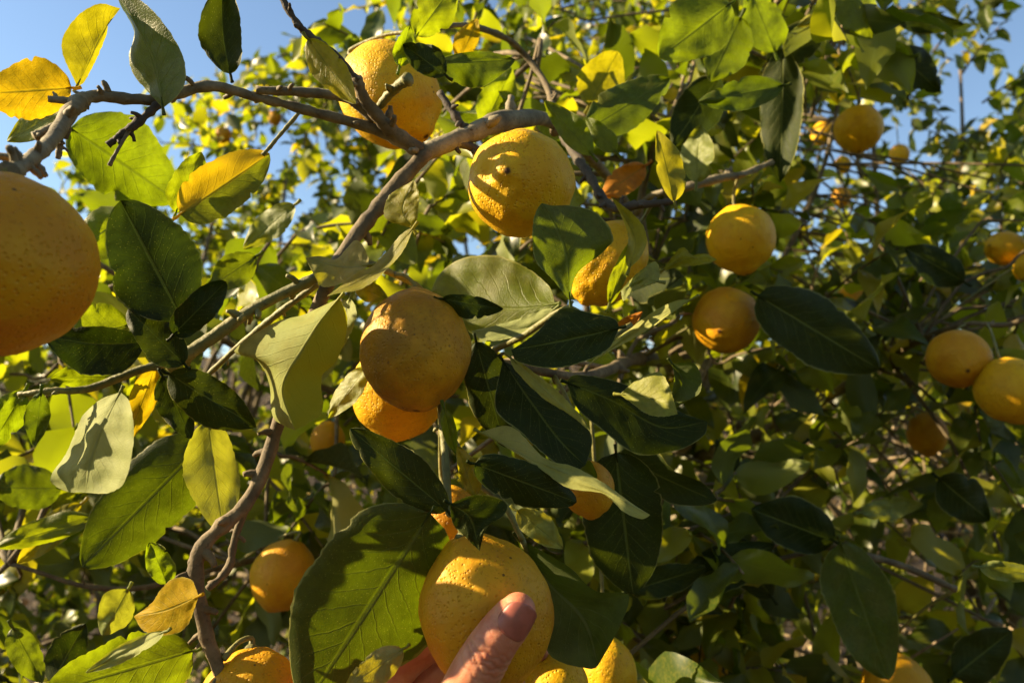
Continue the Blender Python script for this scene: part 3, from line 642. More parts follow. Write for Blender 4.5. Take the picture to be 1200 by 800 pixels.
O([(798, 290), (811, 299), (826, 297)], [(775, 318), (800, 304), (840, 304)], [(795, 313), (817, 311), (830, 309)], .60, dt=-65, kind='paleyellow', crumple=4)
O([(708, 413), (654, 431), (608, 424)], [(726, 384), (665, 398), (599, 410)], [(719, 373), (690, 366), (658, 361), (627, 391)], .45, dt=-16, dl=-6, dr=10, kind='dark', crumple=6)
O([(622, 440), (654, 467), (682, 488), (694, 516)], [(589, 422), (622, 470), (655, 515), (686, 545)], [(580, 478), (610, 506), (633, 528), (668, 553)], .465, dt=4, dl=22, dr=-14, kind='dark', crumple=5)
O([(612, 426), (652, 457), (680, 487)], [(597, 418), (640, 458), (692, 506)], [(604, 434), (636, 466), (668, 486)], .458, dt=-70, dl=-6, dr=6, kind='paleyellow', under=True, crumple=2)
O([(600, 500), (638, 536), (676, 548), (714, 570), (741, 590)], [(562, 506), (625, 538), (690, 566), (762, 603)], [(589, 521), (633, 549), (665, 571), (708, 579), (730, 599), (752, 608)], .455, dt=-115, dl=12, dr=-6, kind='paleyellow', under=True, crumple=4)
O([(676, 439), (730, 449), (792, 480)], [(664, 448), (720, 470), (775, 500), (829, 494)], [(676, 478), (708, 505), (746, 532), (795, 527), (825, 510)], .495, dt=8, dl=12, dr=-12, kind='dark', crumple=6)
O([(745, 446), (768, 436), (780, 443), (790, 470)], [(726, 462), (760, 466), (794, 485)], [(740, 472), (758, 485), (778, 488)], .487, dt=-60, dl=6, dr=-10, kind='paleyellow', crumple=4)
O([(790, 440), (788, 458)], [(787, 426), (800, 448), (784, 468)], [(811, 425), (822, 441), (819, 461), (800, 470)], .478, dl=-14, dr=-22, kind='deep', under=True, crumple=2)
O([(784, 369), (752, 391), (708, 415)], [(812, 350), (765, 376), (720, 405), (684, 432)], [(790, 353), (763, 367), (719, 400)], .51, dt=60, dl=-8, dr=8, kind='paleyellow', under=True, crumple=3)
O([(615, 660), (632, 720), (645, 768), (690, 783)], [(606, 630), (640, 680), (684, 727), (701, 779)], [(635, 645), (668, 665), (698, 692), (736, 696), (728, 730)], .445, dt=4, dl=-14, dr=-30, kind='deep', under=True, crumple=4)
O([(152, 472), (157, 510), (148, 560), (128, 577)], [(141, 459), (120, 500), (106, 540), (100, 577)], [(116, 469), (96, 489), (78, 530), (59, 560), (76, 575)], .405, dl=-44, dr=44, kind='pale', under=True, crumple=11)
O([(219, 733), (196, 744), (169, 739)], [(233, 698), (196, 714), (157, 722)], [(223, 678), (202, 678), (188, 691), (178, 706)], .398, dt=50, dl=-4, dr=6, kind='yellow', crumple=3)
O([(72, 56), (86, 24), (114, 5)], [(90, 101), (103, 76), (120, 40), (141, 10)], [(98, 97), (111, 74), (125, 40), (128, 18)], .43, dl=-16, dr=12, kind='yellowgreen', crumple=4)
O([(159, 91), (151, 67), (157, 37), (140, 4)], [(191, 127), (187, 105), (177, 64), (152, 17), (138, -8)], [(209, 111), (218, 91), (211, 57), (183, 17), (160, -2)], .425, dl=24, dr=-18, kind='green', crumple=4)
O([(530, 612), (540, 624)], [(527, 590), (550, 606), (562, 645)], [(560, 579), (594, 588), (590, 604), (571, 616)], .385, dt=6, dl=6, dr=-8, kind='dark', crumple=6)

# unseen leaves added beyond the left edge to shade the big lemon
for (b_, t_, w_, d_) in [((-150, 90), (-230, 230), 60, .30), ((-140, 230), (-210, 360), 60, .315), ((-170, 330), (-120, 460), 55, .30), ((-230, 150), (-330, 260), 60, .31), ((-260, 320), (-340, 440), 55, .32)]:
    H(b_, t_, w_, w_ * .9, d_, d1=40, d2=-40, kind='deep')
branch(T1, [(30, 188, .328, 6), (-60, 170, .32, 5), (-150, 120, .31, 4), (-210, 260, .31, 3), (-250, 330, .315, 2.5)], MB, 4, seed=40)

# mid-ground leaves of the same tree, on side twigs
rs = np.random.default_rng(21)
MID = []
def mid_region(x0, x1, y0, y1, d0, d1, n, per=5, size=0.085, skip=None):
    for _ in range(n):
        for _t in range(20):
            x, y, d = rs.uniform(x0, x1), rs.uniform(y0, y1), rs.uniform(d0, d1)
            if skip is None or not skip(x, y): break
        p = np.array(P(x, y, d)); dr = rs.normal(size=3) + np.array([-0.1, -0.5, -0.1])
        pts, fr = twig_leaves(p, dr, rs.uniform(0.08, 0.16), per, size, rs)
        q, dist = nearest_bp(p)
        if dist < 0.45: pts = [q, (q + p) / 2 + rs.normal(size=3) * 0.012 + np.array([0, 0, 0.02])] + pts
        MID.append((pts, fr))
notop = lambda x, y: y < 210 - 0.0 * x and x < 460
mid_region(-60, 430, 230, 820, .75, 1.6, 75, 7)
mid_region(430, 820, 40, 400, .80, 1.9, 85, 7, skip=notop)
mid_region(480, 860, 400, 800, .72, 1.7, 80, 7)
mid_region(800, 1260, 170, 430, 1.05, 2.2, 95, 7)
mid_region(820, 1260, 560, 850, 1.1, 2.2, 64, 7, size=.095)
mid_region(860, 1260, 420, 580, 1.1, 2.2, 44, 7)
mid_region(430, 1000, -20, 250, 1.2, 2.0, 40, 7, skip=notop)
mid_region(740, 880, 640, 800, .85, 1.3, 10, 6)
mid_region(-40, 420, 330, 700, .9, 1.6, 30, 7)
mid_region(800, 1010, -30, 200, .9, 1.7, 26, 7)
for _ in range(110):       # unseen crown leaves added on the sunny side to cast shade rightwards
    d = rs.normal(size=3); d /= np.linalg.norm(d); p = np.array([-1.15, 1.55, 1.62]) + d * np.array([.3, .62, .42]) * rs.uniform(.3, 1)
    pts, fr = twig_leaves(p, d + rs.normal(size=3) * .5, .16, 7, .085, rs); MID.append((pts, fr))
for _ in range(16):        # unseen tuft added beyond the left edge to keep sun off the big lemon
    p = np.array([-.35, .265, 1.67]) + rs.normal(size=3) * np.array([.03, .02, .03])
    pts, fr = twig_leaves(p, rs.normal(size=3), .05, 4, .07, rs); MID.append((pts, fr))
for _ in range(260):       # unseen canopy added overhead to block sky light
    d = rs.normal(size=3); d /= np.linalg.norm(d); p = np.array([.5, .25, 3.45]) + d * np.array([1.6, 1.0, .38]) * rs.uniform(.2, 1)
    pts, fr = twig_leaves(p, d + rs.normal(size=3) * .5, .2, 8, .095, rs); MID.append((pts, fr))
CLEAR = [(868, 280, 46, .82), (851, 375, 44, .86), (1006, 151, 34, 1.1), (966, 156, 18, 1.95), (1123, 420, 40, .92), (1185, 457, 46, .88), (1178, 291, 24, 1.25), (457, 112, 60, .6),
         (1054, 181, 14, 2.4), (332, 674, 44, .82), (712, 308, 50, .6), (986, 231, 14, 2.4), (1086, 508, 20, 1.3), (988, 193, 11, 2.6), (384, 516, 14, .95), (45, 478, 26, 1.35)]
def blocks(f):
    p, m = f; q0 = to_px(p); q1 = to_px(p + m[:, 1] * 0.5); q2 = to_px(p + m[:, 1])
    for q in (q0, q1, q2):
        if q is None: continue
        for (x, y, r, d) in CLEAR:
            if q[2] < d + 0.03 and (q[0] - x) ** 2 + (q[1] - y) ** 2 < (r + 14) ** 2: return True
    return False
allf = [f for _, fr in MID for f in fr if not blocks(f)]
nobj = max(0, 300 - len(H_n))
allf.sort(key=lambda f: (not in_view(f[0]), np.linalg.norm(f[0] - np.array(CAM))))
for f in allf[:nobj]: leaf_object(T1, f, rs)
foliage(T1, allf[nobj:], rs, src=MIDP)
tw = [tube(pts, np.linspace(0.003, 0.0012, len(pts)), 5, 2, 0.1, k) for k, (pts, fr) in enumerate(MID)]
v, f = join(tw); o = put('twigs', mesh_from('twigs', v, f, MBB), T1); o['kind'] = 'stuff'

tb = []
for k in range(150):       # bare inner twigs, dry and tangled
    p = np.array(P(rs.uniform(820, 1230), rs.uniform(360, 820), rs.uniform(1.3, 2.6))); d = rs.normal(size=3) + [0, 0, .3]; d /= np.linalg.norm(d); L = rs.uniform(.12, .4)
    tb.append(tube([p, p + d * L * .5 + rs.normal(size=3) * .03, p + d * L + rs.normal(size=3) * .04], [.004, .003, .0015], 5, 3, .15, k))
v, f = join(tb); o = put('dry_twigs', mesh_from('dry_twigs', v, f, MDRY), T1); o['kind'] = 'stuff'

# ------------------------------------------------------------------ further lemon trees
def make_tree(base, blobs, label, seed, ntw, per=9, size=0.085, trunk_h=0.7, nlimb=14, nobj=300, group='lemon trees of the grove'):
    rs = np.random.default_rng(seed)
    bz = ground_z(base[0], base[1]); T = empty('lemon_tree', (base[0], base[1], bz)); tag(T, label, 'tree', group)
    b = np.array([base[0], base[1], bz]); top = b + np.array([rs.normal() * 0.06, rs.normal() * 0.06, trunk_h])
    v, f = tube([b - [0, 0, .08], b + [0.01, 0.01, trunk_h * .4], top], [0.075, 0.055, 0.045], 12, 6, 0.1, seed)
    put('trunk', mesh_from('trunk', v, f, MB), T)
    frames, tubes, ends = [], [], []
    for (c, r, w) in blobs:
        c = np.array(c, float); r = np.array(r, float)
        for _ in range(max(2, int(nlimb * w))):
            d = rs.normal(size=3); d /= np.linalg.norm(d); e = c + d * r * rs.uniform(0.45, 0.8)
            m = top * 0.45 + e * 0.55 + rs.normal(size=3) * 0.12
            v, f = tube([top - [0, 0, 0.06], m, e], [0.026, 0.014, 0.006], 7, 6, 0.12, int(rs.integers(9999)))
            put('branch', mesh_from('branch', v, f, MBB), T)
        for _ in range(int(ntw * w)):
            d = rs.normal(size=3); d /= np.linalg.norm(d); rad = rs.uniform(0.25, 1.0) ** 0.45
            p = c + d * r * rad
            if noise.noise(Vector(p * 1.9) + Vector((seed, 0, 0))) < -0.22: continue
            pts, fr = twig_leaves(p, d * 0.8 + rs.normal(size=3) * 0.5 + np.array([0, 0, 0.1]), rs.uniform(0.14, 0.3), per, size, rs)
            frames += fr; tubes.append(tube(pts, np.linspace(0.004, 0.0015, 6), 4, 1, 0.1, 1))
    frames = [f for f in frames if not blocks(f)]
    frames.sort(key=lambda f: (not in_view(f[0], 0), np.linalg.norm(f[0] - np.array(CAM))))
    for fr in frames[:nobj]: leaf_object(T, fr, rs, (0.82, 0.08, 0.06, 0.04))
    foliage(T, frames[nobj:], rs)
    v, f = join(tubes); o = put('twigs', mesh_from('twigs', v, f, MBB), T); o['kind'] = 'stuff'
    return T

make_tree((2.05, 3.0), [((2.1, 3.1, 2.0), (1.0, 0.9, 0.85), 0.85), ((1.5, 2.8, 1.5), (0.7, 0.5, 0.45), 0.2), ((2.6, 3.4, 2.9), (0.6, 0.6, 0.9), 0.16), ((1.55, 2.7, 2.85), (0.5, 0.4, 0.5), 0.16), ((1.15, 2.5, 3.0), (0.35, 0.4, 0.4), 0.15), ((1.9, 2.6, 2.4), (0.4, 0.4, 0.4), 0.15)],
          'lemon tree behind the right-hand lemons with airy shoots against the blue sky', 31, 430, size=0.078)
make_tree((0.35, 3.1), [((0.35, 3.1, 2.45), (1.05, 0.8, 1.25), 1.0), ((0.1, 2.6, 3.1), (0.6, 0.5, 0.5), 0.3), ((0.2, 2.4, 1.3), (0.6, 0.4, 0.5), 0.25)],
          'lemon tree filling the gap behind the dimpled sunlit lemon', 32, 400, size=0.078)
make_tree((-1.5, 3.2), [((-1.4, 3.2, 1.75), (1.0, 0.8, 0.95), 1.0), ((-0.75, 3.0, 2.45), (0.55, 0.5, 0.6), 0.4), ((-0.95, 3.0, 2.75), (0.5, 0.4, 0.4), 0.28), ((-1.2, 2.6, 1.0), (0.9, 0.5, 0.5), 0.4)],
          'low lemon tree behind the bare grey twig and the yellow leaves', 33, 400, size=0.078)

# unseen trees added to shade the scene and cut the sky fill
make_tree((-2.9, 2.4), [((-2.9, 2.4, 1.75), (0.6, 1.3, 0.85), 1.0)], 'unseen lemon tree added on the sunny side to shade the front tree', 34, 230, nobj=0)
make_tree((0.4, -2.0), [((0.4, -2.1, 2.2), (2.4, 0.7, 1.4), 1.0)], 'unseen lemon tree added behind the person to block sky light', 35, 700, size=0.10, nobj=0)
make_tree((2.9, 0.2), [((2.9, 0.2, 2.0), (0.9, 1.3, 1.5), 1.0)], 'unseen lemon tree added on the shady side to block sky light', 36, 520, size=0.10, nobj=0)
# ------------------------------------------------------------------ lemons
def cdir(r, u, t):           # right, up, towards the camera -> world
    v = Vector((1, 0, 0)) * r + UP * u - FWD * t
    return v.normalized()

MCAL = bark_mat('calyx_green', (0.09, 0.08, 0.02), (0.15, 0.14, 0.035), (0.22, 0.18, 0.06), 0.7)
LEMONS = {}
def lemon(key, x, y, rpx, d, axis, elong=1.12, nip=0.12, neck=0.06, mat=None, label='', stem=None, lump=0.03, dent=None, seed=0, fine=False, group='lemons hanging in the trees', connect=True):
    rad = rpx * d / FPX; c = P(x, y, d); ax = cdir(*axis)
    NT_, NP_ = (72, 96) if fine else (36, 48)
    V = []; SC = []; so = Vector((seed * 3.7, seed * 1.3, 0))
    q = (-ax).to_track_quat('Z', 'X' if abs(ax.x) < 0.8 else 'Y')
    if dent: dent = [(*(q.inverted() @ cdir(*a)), b, c_) for a, b, c_ in dent]
    for i in range(NT_ + 1):
        th = math.pi * i / NT_
        for j in range(NP_):
            ph = 2 * math.pi * j / NP_
            r = math.sin(th) ** 0.96 if 0 < th < math.pi else 0
            z = math.cos(th) * elong
            e = math.pi - th
            z -= nip * math.exp(-(e / 0.30) ** 2); r *= 1 - 0.10 * (nip / 0.12) * math.exp(-((e - 0.46) / 0.16) ** 2)
            r *= 1 - 0.55 * math.exp(-((e) / 0.10) ** 2)
            z += neck * math.exp(-(th / 0.36) ** 2) - 0.05 * math.exp(-(th / 0.10) ** 2)
            p = Vector((r * math.cos(ph), r * math.sin(ph), z))
            k = 1 + lump * (noise.noise(p * 1.6 + so) * 1.1 + 0.45 * noise.noise(p * 4.0 + so)) + 0.0045 * noise.noise(p * 13 + so)
            ribs = 0.10 * math.sin(ph * 5 + seed) * (math.exp(-(th / 0.42) ** 2) + 0.6 * math.exp(-(e / 0.36) ** 2))
            p.x *= k * (1 + ribs); p.y *= k * (1 + ribs); p.z *= k
            if dent:
                for (dx, dy, dz, s, a) in dent:
                    dq = (p.normalized() - Vector((dx, dy, dz))).length; p *= 1 - a * math.exp(-(dq / s) ** 2)
            V.append(p * rad); SC.append(math.exp(-(e / 0.085) ** 2))
    i, j = np.meshgrid(np.arange(NT_), np.arange(NP_), indexing='ij'); i = i.ravel(); j = j.ravel(); k = (j + 1) % NP_
    F = np.stack([i * NP_ + j, (i + 1) * NP_ + j, (i + 1) * NP_ + k, i * NP_ + k], 1)
    o = bpy.data.objects.new('lemon', mesh_from('lemon', [tuple(v) for v in V], F, mat or MLEM, lr=SC)); col.objects.link(o)
    q = (-ax).to_track_quat('Z', 'X' if abs(ax.x) < 0.8 else 'Y')
    o.location = c; o.rotation_euler = q.to_euler()
    tag(o, label, 'lemon', group)
    # calyx button and stem
    top = elong + neck - 0.05
    rot = q.to_matrix(); tp = np.array(c + rot @ Vector((0, 0, top * rad * 0.985))); zd = np.array(rot @ Vector((0, 0, 1)))
    xa = np.array(rot @ Vector((1, 0, 0))); ya = np.array(rot @ Vector((0, 1, 0)))
    rs2 = np.random.default_rng(seed + 900); cv = []; S = 20
    for (h, rr) in ((-0.001, 0.0), (-0.0005, 0.0042), (0.0012, 0.0036), (0.0022, 0.0024), (0.0032, 0.0)):
        for s in range(S):
            a = 2 * math.pi * s / S; lob = 1 + (0.35 * max(0, math.cos(5 * a / 1.0)) if rr > 0.004 else 0.05 * math.cos(5 * a)); cv.append(tp + zd * (h + 0.0006) + (xa * math.cos(a) + ya * math.sin(a)) * rr * lob)
    i, j = np.meshgrid(np.arange(4), np.arange(S), indexing='ij'); i = i.ravel(); j = j.ravel(); k = (j + 1) % S
    cf = np.stack([i * S + j, i * S + k, (i + 1) * S + k, (i + 1) * S + j], 1)
    inv = (Matrix.Translation(c) @ q.to_matrix().to_4x4()).inverted()
    ca = bpy.data.objects.new('calyx', mesh_from('calyx', np.array(cv), cf, MCAL)); col.objects.link(ca); ca.parent = o; ca.matrix_parent_inverse = inv
    if stem is not None: end = np.array(P(*stem)); dist = 0
    else: end, dist = nearest_bp(tp + zd * 0.02)
    if dist > 0.35: end = tp + zd * 0.03 + np.array([0, 0, 0.05])
    dl = np.linalg.norm(end - tp); m = tp + zd * min(0.012, 0.3 * dl); m2 = (m + end) / 2 + np.array([0, 0, min(0.006, 0.15 * dl)])
    v, f = tube([tp, m, m2, end], [0.0021, 0.0017, 0.0016, 0.0020], 7, 4, 0.06, seed)
    st = bpy.data.objects.new('stem', mesh_from('stem', v, f, MBG)); col.objects.link(st); st.parent = o; st.matrix_parent_inverse = inv
    return o

lemon(1, -6, 309, 109, .305, (0.05, -0.98, 0.1), .96, .05, .02, MLEM_O, 'large smooth orange-yellow lemon hung from the stub end of the bare grey twig', (10, 201, .306), seed=1, fine=True)
lemon(2, 487, 410, 65, .47, (0.06, -0.93, 0.36), 1.08, .05, .12, MLEM_S, 'scarred brownish lemon in shade above the drooping green stem', (462, 322, .485), seed=2, fine=True)
lemon(3, 468, 456, 55, .56, (-0.1, -0.95, 0.2), 1.06, .08, .05, MLEM, 'bright yellow lemon tucked right behind the scarred brownish lemon', seed=3, fine=True)
lemon(4, 612, 216, 62, .50, (-0.24, 0.0, 0.97), 1.1, .10, .04, MLEM, 'dimpled sunlit lemon with its blossom end facing out below the grey bough', (625, 165, .60), seed=4, fine=True, lump=.045, dent=[((-0.60, 0.08, 0.79), .16, .10), ((-0.42, 0.36, 0.84), .20, .06), ((0.15, 0.2, 0.97), .3, .045), ((-0.3, -0.25, 0.92), .15, .04)])
lemon(5, 457, 112, 57, .60, (0.55, -0.65, 0.2), 1.12, .12, .06, MLEM, 'lemon behind the fork of brown twigs, seen against the blue sky', seed=5, fine=True)
lemon(6, 868, 280, 39.5, .82, (0.12, -0.97, 0.18), 1.0, .10, .03, MLEM, 'round lemon half in sun hanging on a short stalk, upper of a close pair', (866, 207, .82), seed=6, fine=True)
lemon(7, 851, 375, 38.5, .86, (-0.42, -0.32, 0.85), 1.02, .10, .03, MLEM_O, 'round orange lemon with its nipple showing, lower of a close pair', seed=7, fine=True)
lemon(8, 570, 716, 77, .42, (0.30, -0.95, 0.0), 1.12, .10, .14, MLEM_O, 'yellow lemon held by the hand under the thumb', (526, 602, .43), seed=8, fine=True)
lemon(9, 528, 612, 38, .50, (0.2, -0.95, 0.2), 1.1, .1, .05, MLEM_O, 'lemon mostly hidden behind the neck of the held lemon', seed=9)
lemon(10, 712, 308, 44, .59, (-0.62, -0.76, 0.15), 1.22, .12, .06, MLEM, 'long bumpy lemon behind the two-toned upright leaf', seed=10, fine=True, lump=.06)
lemon(11, 690, 573, 30, .53, (0.1, -0.95, 0.2), 1.1, .1, .05, MLEM_O, 'orange lemon peeping out under the pale rolled leaf', seed=11)
lemon(12, 294, 820, 57, .45, (0.1, -0.9, 0.3), 1.0, .1, .04, MLEM_O, 'orange lemon below the forked brown twig beside the big green leaf', (262, 772, .44), seed=12, fine=True)
lemon(13, 332, 674, 37, .82, (-0.3, -0.9, 0.1), 1.08, .1, .08, MLEM_O, 'lemon in deep shade behind the edge of the big green leaf', seed=13)
lemon(14, 652, 806, 38, .47, (0.1, -0.95, 0.2), 1.1, .1, .05, MLEM, 'sunlit yellow lemon peeping out right below the held lemon', seed=14)
lemon(15, 712, 792, 34, .62, (0.05, -0.98, 0.1), 1.3, .1, .06, MLEM, 'slim yellow lemon below the tip of the folded grey-green leaf', seed=15)
lemon(16, 1006, 151, 27, 1.10, (-0.1, -0.95, 0.25), 1.0, .1, .04, MLEM, 'single round lemon high up among airy shoots by the sky', seed=16)
lemon(17, 966, 156, 14, 1.95, (-0.8, -0.5, 0.2), 1.15, .14, .05, MLEM, 'small far lemon close beside the single round lemon high up', seed=17)
lemon(18, 1123, 420, 34, .92, (-0.25, -0.35, 0.9), 1.0, .08, .04, MLEM_O, 'brownish yellow lemon with a dark blossom end, touching a plainer lemon', seed=18)
lemon(19, 1185, 457, 38, .88, (0.2, -0.9, 0.2), 1.0, .08, .04, MLEM, 'plain yellow lemon with one sun fleck, in front of its brownish neighbour', seed=19)
lemon(20, 1178, 291, 20, 1.25, (-0.9, 0.1, 0.3), 1.1, .16, .05, MLEM, 'small bright lemon lying sideways above the pair with the sun fleck', seed=20)
lemon(21, 1206, 314, 16, 1.2, (-0.5, -0.6, 0.3), 1.1, .1, .05, MLEM, 'bright lemon tucked under the small lemon that lies sideways', seed=21)
lemon(22, 1054, 181, 11, 2.4, (0, -1, .2), 1.1, label='far small lemon right of the single round lemon, under bare pale shoots', seed=22)
lemon(23, 988, 193, 9, 2.6, (0, -1, .2), 1.2, label='tiny far lemon just below the single round lemon', seed=23)
lemon(24, 986, 231, 11, 2.4, (0, -1, .2), 1.1, mat=MLEM_O, label='dull far lemon well below the single round lemon', seed=24)
lemon(25, 999, 356, 20, 1.45, (0, -1, .2), 1.1, mat=MLEM_O, label='dull lemon half hidden behind the broad dark leaf near the close pair', seed=25)
lemon(26, 1086, 508, 22, 1.3, (0, -1, .2), 1.1, mat=MLEM_O, label='dark orange lemon in shade below the brownish yellow lemon', seed=26)
lemon(27, 1052, 812, 40, .88, (0.1, -1, .2), 1.1, mat=MLEM_O, label='orange lemon low down behind the long hanging green leaf', seed=27)
lemon(28, 822, 782, 30, 1.05, (-.2, -.6, .7), 1.1, label='shaded lemon low among the dry litter, near the slim yellow lemon', seed=28)
lemon(29, 948, 668, 14, 1.9, (0, -1, .2), 1.2, label='far lemon directly behind the stalk of the long hanging leaf', seed=29)
lemon(30, 903, 662, 10, 2.2, (0, -1, .2), 1.2, label='tiny far lemon between dark leaves near the hanging leaf', seed=30)
lemon(31, 384, 516, 20, .95, (0, -1, .2), 1.1, mat=MLEM_O, label='dark orange lemon behind the blunt pale leaf', seed=31)
lemon(32, 262, 158, 9, 3.0, (0, -1, .2), 1.1, mat=MLEM_O, label='tiny far lemon under the bare grey twig, lower of two', seed=32)
lemon(33, 322, 138, 8, 3.1, (0, -1, .2), 1.1, mat=MLEM_O, label='tiny far lemon under the bare grey twig, upper of two', seed=33)

# ------------------------------------------------------------------ the hand
def skin_mat():
    m, nt, out = newmat('skin'); g = NT(nt); tc = g.n('ShaderNodeTexCoord'); ob = tc.outputs['Object']
    n1 = g.noise(ob, 70, 3); n2 = g.noise(ob, 900, 2); at = g.n('ShaderNodeAttribute', attribute_name='crease')
    c = g.mix(g.rng(n1, 0.35, 0.65), (0.60, 0.25, 0.13, 1), (0.52, 0.17, 0.085, 1))
    c = g.mix(g.math('MULTIPLY', at.outputs['Fac'], 0.5), c, (0.34, 0.11, 0.06, 1))
    bp = g.n('ShaderNodeBump'); bp.inputs['Strength'].default_value = 0.18; bp.inputs['Distance'].default_value = 0.0005
    g.l(g.math('ADD', g.vor(ob, 1100), g.math('MULTIPLY', n2, 0.6)), bp.inputs['Height'])
    pb = g.n('ShaderNodeBsdfPrincipled'); g.l(c, pb.inputs['Base Color']); pb.inputs['Roughness'].default_value = 0.5
    pb.inputs['Subsurface Weight'].default_value = 0.5; pb.inputs['Subsurface Radius'].default_value = (0.008, 0.003, 0.0015); pb.inputs['Subsurface Scale'].default_value = 0.8
    g.l(bp.outputs[0], pb.inputs['Normal']); g.l(pb.outputs[0], out.inputs['Surface'])
    return m
def simple_mat(name, c, rough, bump=0.0, scale=300):
    m, nt, out = newmat(name); g = NT(nt); tc = g.n('ShaderNodeTexCoord'); n1 = g.noise(tc.outputs['Object'], scale, 3)
    pb = g.n('ShaderNodeBsdfPrincipled'); g.l(g.mix(g.rng(n1, 0.35, 0.65), c4(c), c4([k * 0.8 for k in c])), pb.inputs['Base Color']); pb.inputs['Roughness'].default_value = rough
    if bump:
        bp = g.n('ShaderNodeBump'); bp.inputs['Strength'].default_value = bump; bp.inputs['Distance'].default_value = 0.001; g.l(n1, bp.inputs['Height']); g.l(bp.outputs[0], pb.inputs['Normal'])
    g.l(pb.outputs[0], out.inputs['Surface']); return m

def build_hand():
    def ch(pl, sub=6, sides=20):
        pts = [P(x, y, d) for x, y, d, r in pl]; rad = [r * d / FPX for x, y, d, r in pl]
        v, f = tube(pts, rad, sides, sub, 0.0, 0); return v, f
    def ball(x, y, d, r):
        bm = bmesh.new(); bmesh.ops.create_icosphere(bm, subdivisions=3, radius=r * d / FPX); v = np.array([list(q.co) for q in bm.verts]) + np.array(P(x, y, d))
        f = np.array([[q.index for q in fc.verts] for fc in bm.faces]); bm.free(); return v, f
    thumb = [(607, 715, .3768, 21), (603, 720, .3765, 24), (596, 730, .376, 26), (584, 745, .375, 27), (571, 765, .375, 29), (556, 790, .3765, 30), (534, 825, .381, 28), (508, 866, .39, 30), (476, 920, .405, 36), (440, 1000, .415, 44)]
    chains = [thumb,
        [(440, 1000, .425, 40), (452, 905, .44, 30), (452, 812, .462, 26), (474, 772, .472, 25), (520, 745, .474, 22), (568, 737, .472, 19), (590, 736, .470, 14)],
        [(450, 1000, .43, 40), (482, 935, .455, 29), (488, 835, .478, 26), (512, 788, .486, 25), (560, 770, .484, 22), (612, 764, .474, 19), (630, 763, .471, 14)],
        [(460, 1020, .43, 40), (514, 962, .46, 28), (524, 866, .480, 25), (552, 820, .486, 23), (600, 803, .482, 20), (642, 800, .470, 17), (656, 799, .467, 13)],
        [(470, 1040, .43, 38), (548, 990, .458, 24), (562, 908, .474, 21), (586, 868, .478, 19), (624, 850, .472, 17), (650, 846, .466, 14)],
        [(425, 1110, .405, 58), (445, 1020, .425, 50), (465, 950, .44, 36)], [(425, 1110, .405, 56), (480, 1030, .435, 48), (520, 985, .45, 32)],
        [(425, 1110, .405, 54), (490, 1050, .435, 40), (540, 1005, .452, 26)]]
    parts = [ch(c) for c in chains]
    w = np.array(P(425, 1110, .405)); el = w + np.array([-0.12, -0.20, -0.16])
    parts.append(tube([w + (w - el) * 0.06, w, w * .6 + el * .4, el], [0.026, 0.0265, 0.034, 0.042], 24, 6, 0.0, 0))
    v, f = join(parts)
    me = mesh_from('hand_raw', v, f, None)
    bm = bmesh.new(); bm.from_mesh(me); 
    for fx in ((607, 715, .3768, 21), (590, 736, .470, 14), (630, 763, .471, 14), (656, 799, .467, 13), (650, 846, .466, 14)):
        bmesh.ops.create_icosphere(bm, subdivisions=3, radius=fx[3] * fx[2] / FPX, matrix=Matrix.Translation(P(*fx[:3])))
    bmesh.ops.recalc_face_normals(bm, faces=bm.faces); bm.to_mesh(me); bm.free()
    tmp = bpy.data.objects.new('hand_tmp', me); col.objects.link(tmp)
    md = tmp.modifiers.new('r', 'REMESH'); md.mode = 'VOXEL'; md.voxel_size = 0.00075
    sm = tmp.modifiers.new('s', 'SMOOTH'); sm.factor = 0.5; sm.iterations = 5
    dg = bpy.context.evaluated_depsgraph_get(); ev = tmp.evaluated_get(dg); nm = bpy.data.meshes.new_from_object(ev)
    bpy.data.objects.remove(tmp); nm.name = 'person'
    # knuckle creases on the back of the thumb
    n = len(nm.vertices); co = np.empty(n * 3, np.float32); nm.vertices.foreach_get('co', co); co = co.reshape(-1, 3)
    no = np.empty(n * 3, np.float32); nm.vertex_normals.foreach_get('vector', no); no = no.reshape(-1, 3)
    A = np.array(P(606, 712, .376)); B = np.array(P(534, 825, .381)); L = np.linalg.norm(B - A); ax = (B - A) / L
    rel = co - A; s = rel @ ax; lat = np.linalg.norm(rel - s[:, None] * ax, axis=1)
    near = (lat < 0.018) & (s > -0.02) & (s < L * 1.2); facing = np.clip(-(no @ np.array(FWD)), 0, 1) ** 0.7
    px = np.cross(ax, np.array(FWD)); px /= np.linalg.norm(px); q = rel @ px
    cre = np.zeros(n)
    for k, (s0, amp, wd, cv, tl) in enumerate([(0.0185, 0.6, .0006, 60, .10), (0.0215, 0.9, .0007, 50, -.05), (0.0245, 1.0, .0008, 10, .05), (0.0275, 1.0, .0007, -40, -.08), (0.0305, 0.8, .0007, -60, .1), (0.0345, .5, .0006, -30, .0), (0.0140, .3, .0005, 40, .2)]):
        line = s0 + cv * q * q * 0.3 + tl * q + 0.0006 * np.sin(q * 900 + k * 2)
        cre += amp * np.exp(-((s - line) / wd) ** 2)
    cre *= near * facing
    co -= no * (cre * 0.0007)[:, None]
    nm.vertices.foreach_set('co', co.ravel()); a = nm.attributes.new('crease', 'FLOAT', 'POINT'); a.data.foreach_set('value', np.clip(cre, 0, 1).astype(np.float32))
    nm.polygons.foreach_set('use_smooth', np.ones(len(nm.polygons), dtype=bool)); nm.materials.clear(); nm.materials.append(skin_mat()); nm.update()
    o = bpy.data.objects.new('person', nm); col.objects.link(o)
    tag(o, 'bare hand of a person with its thumb pressed on the held lemon', 'person')
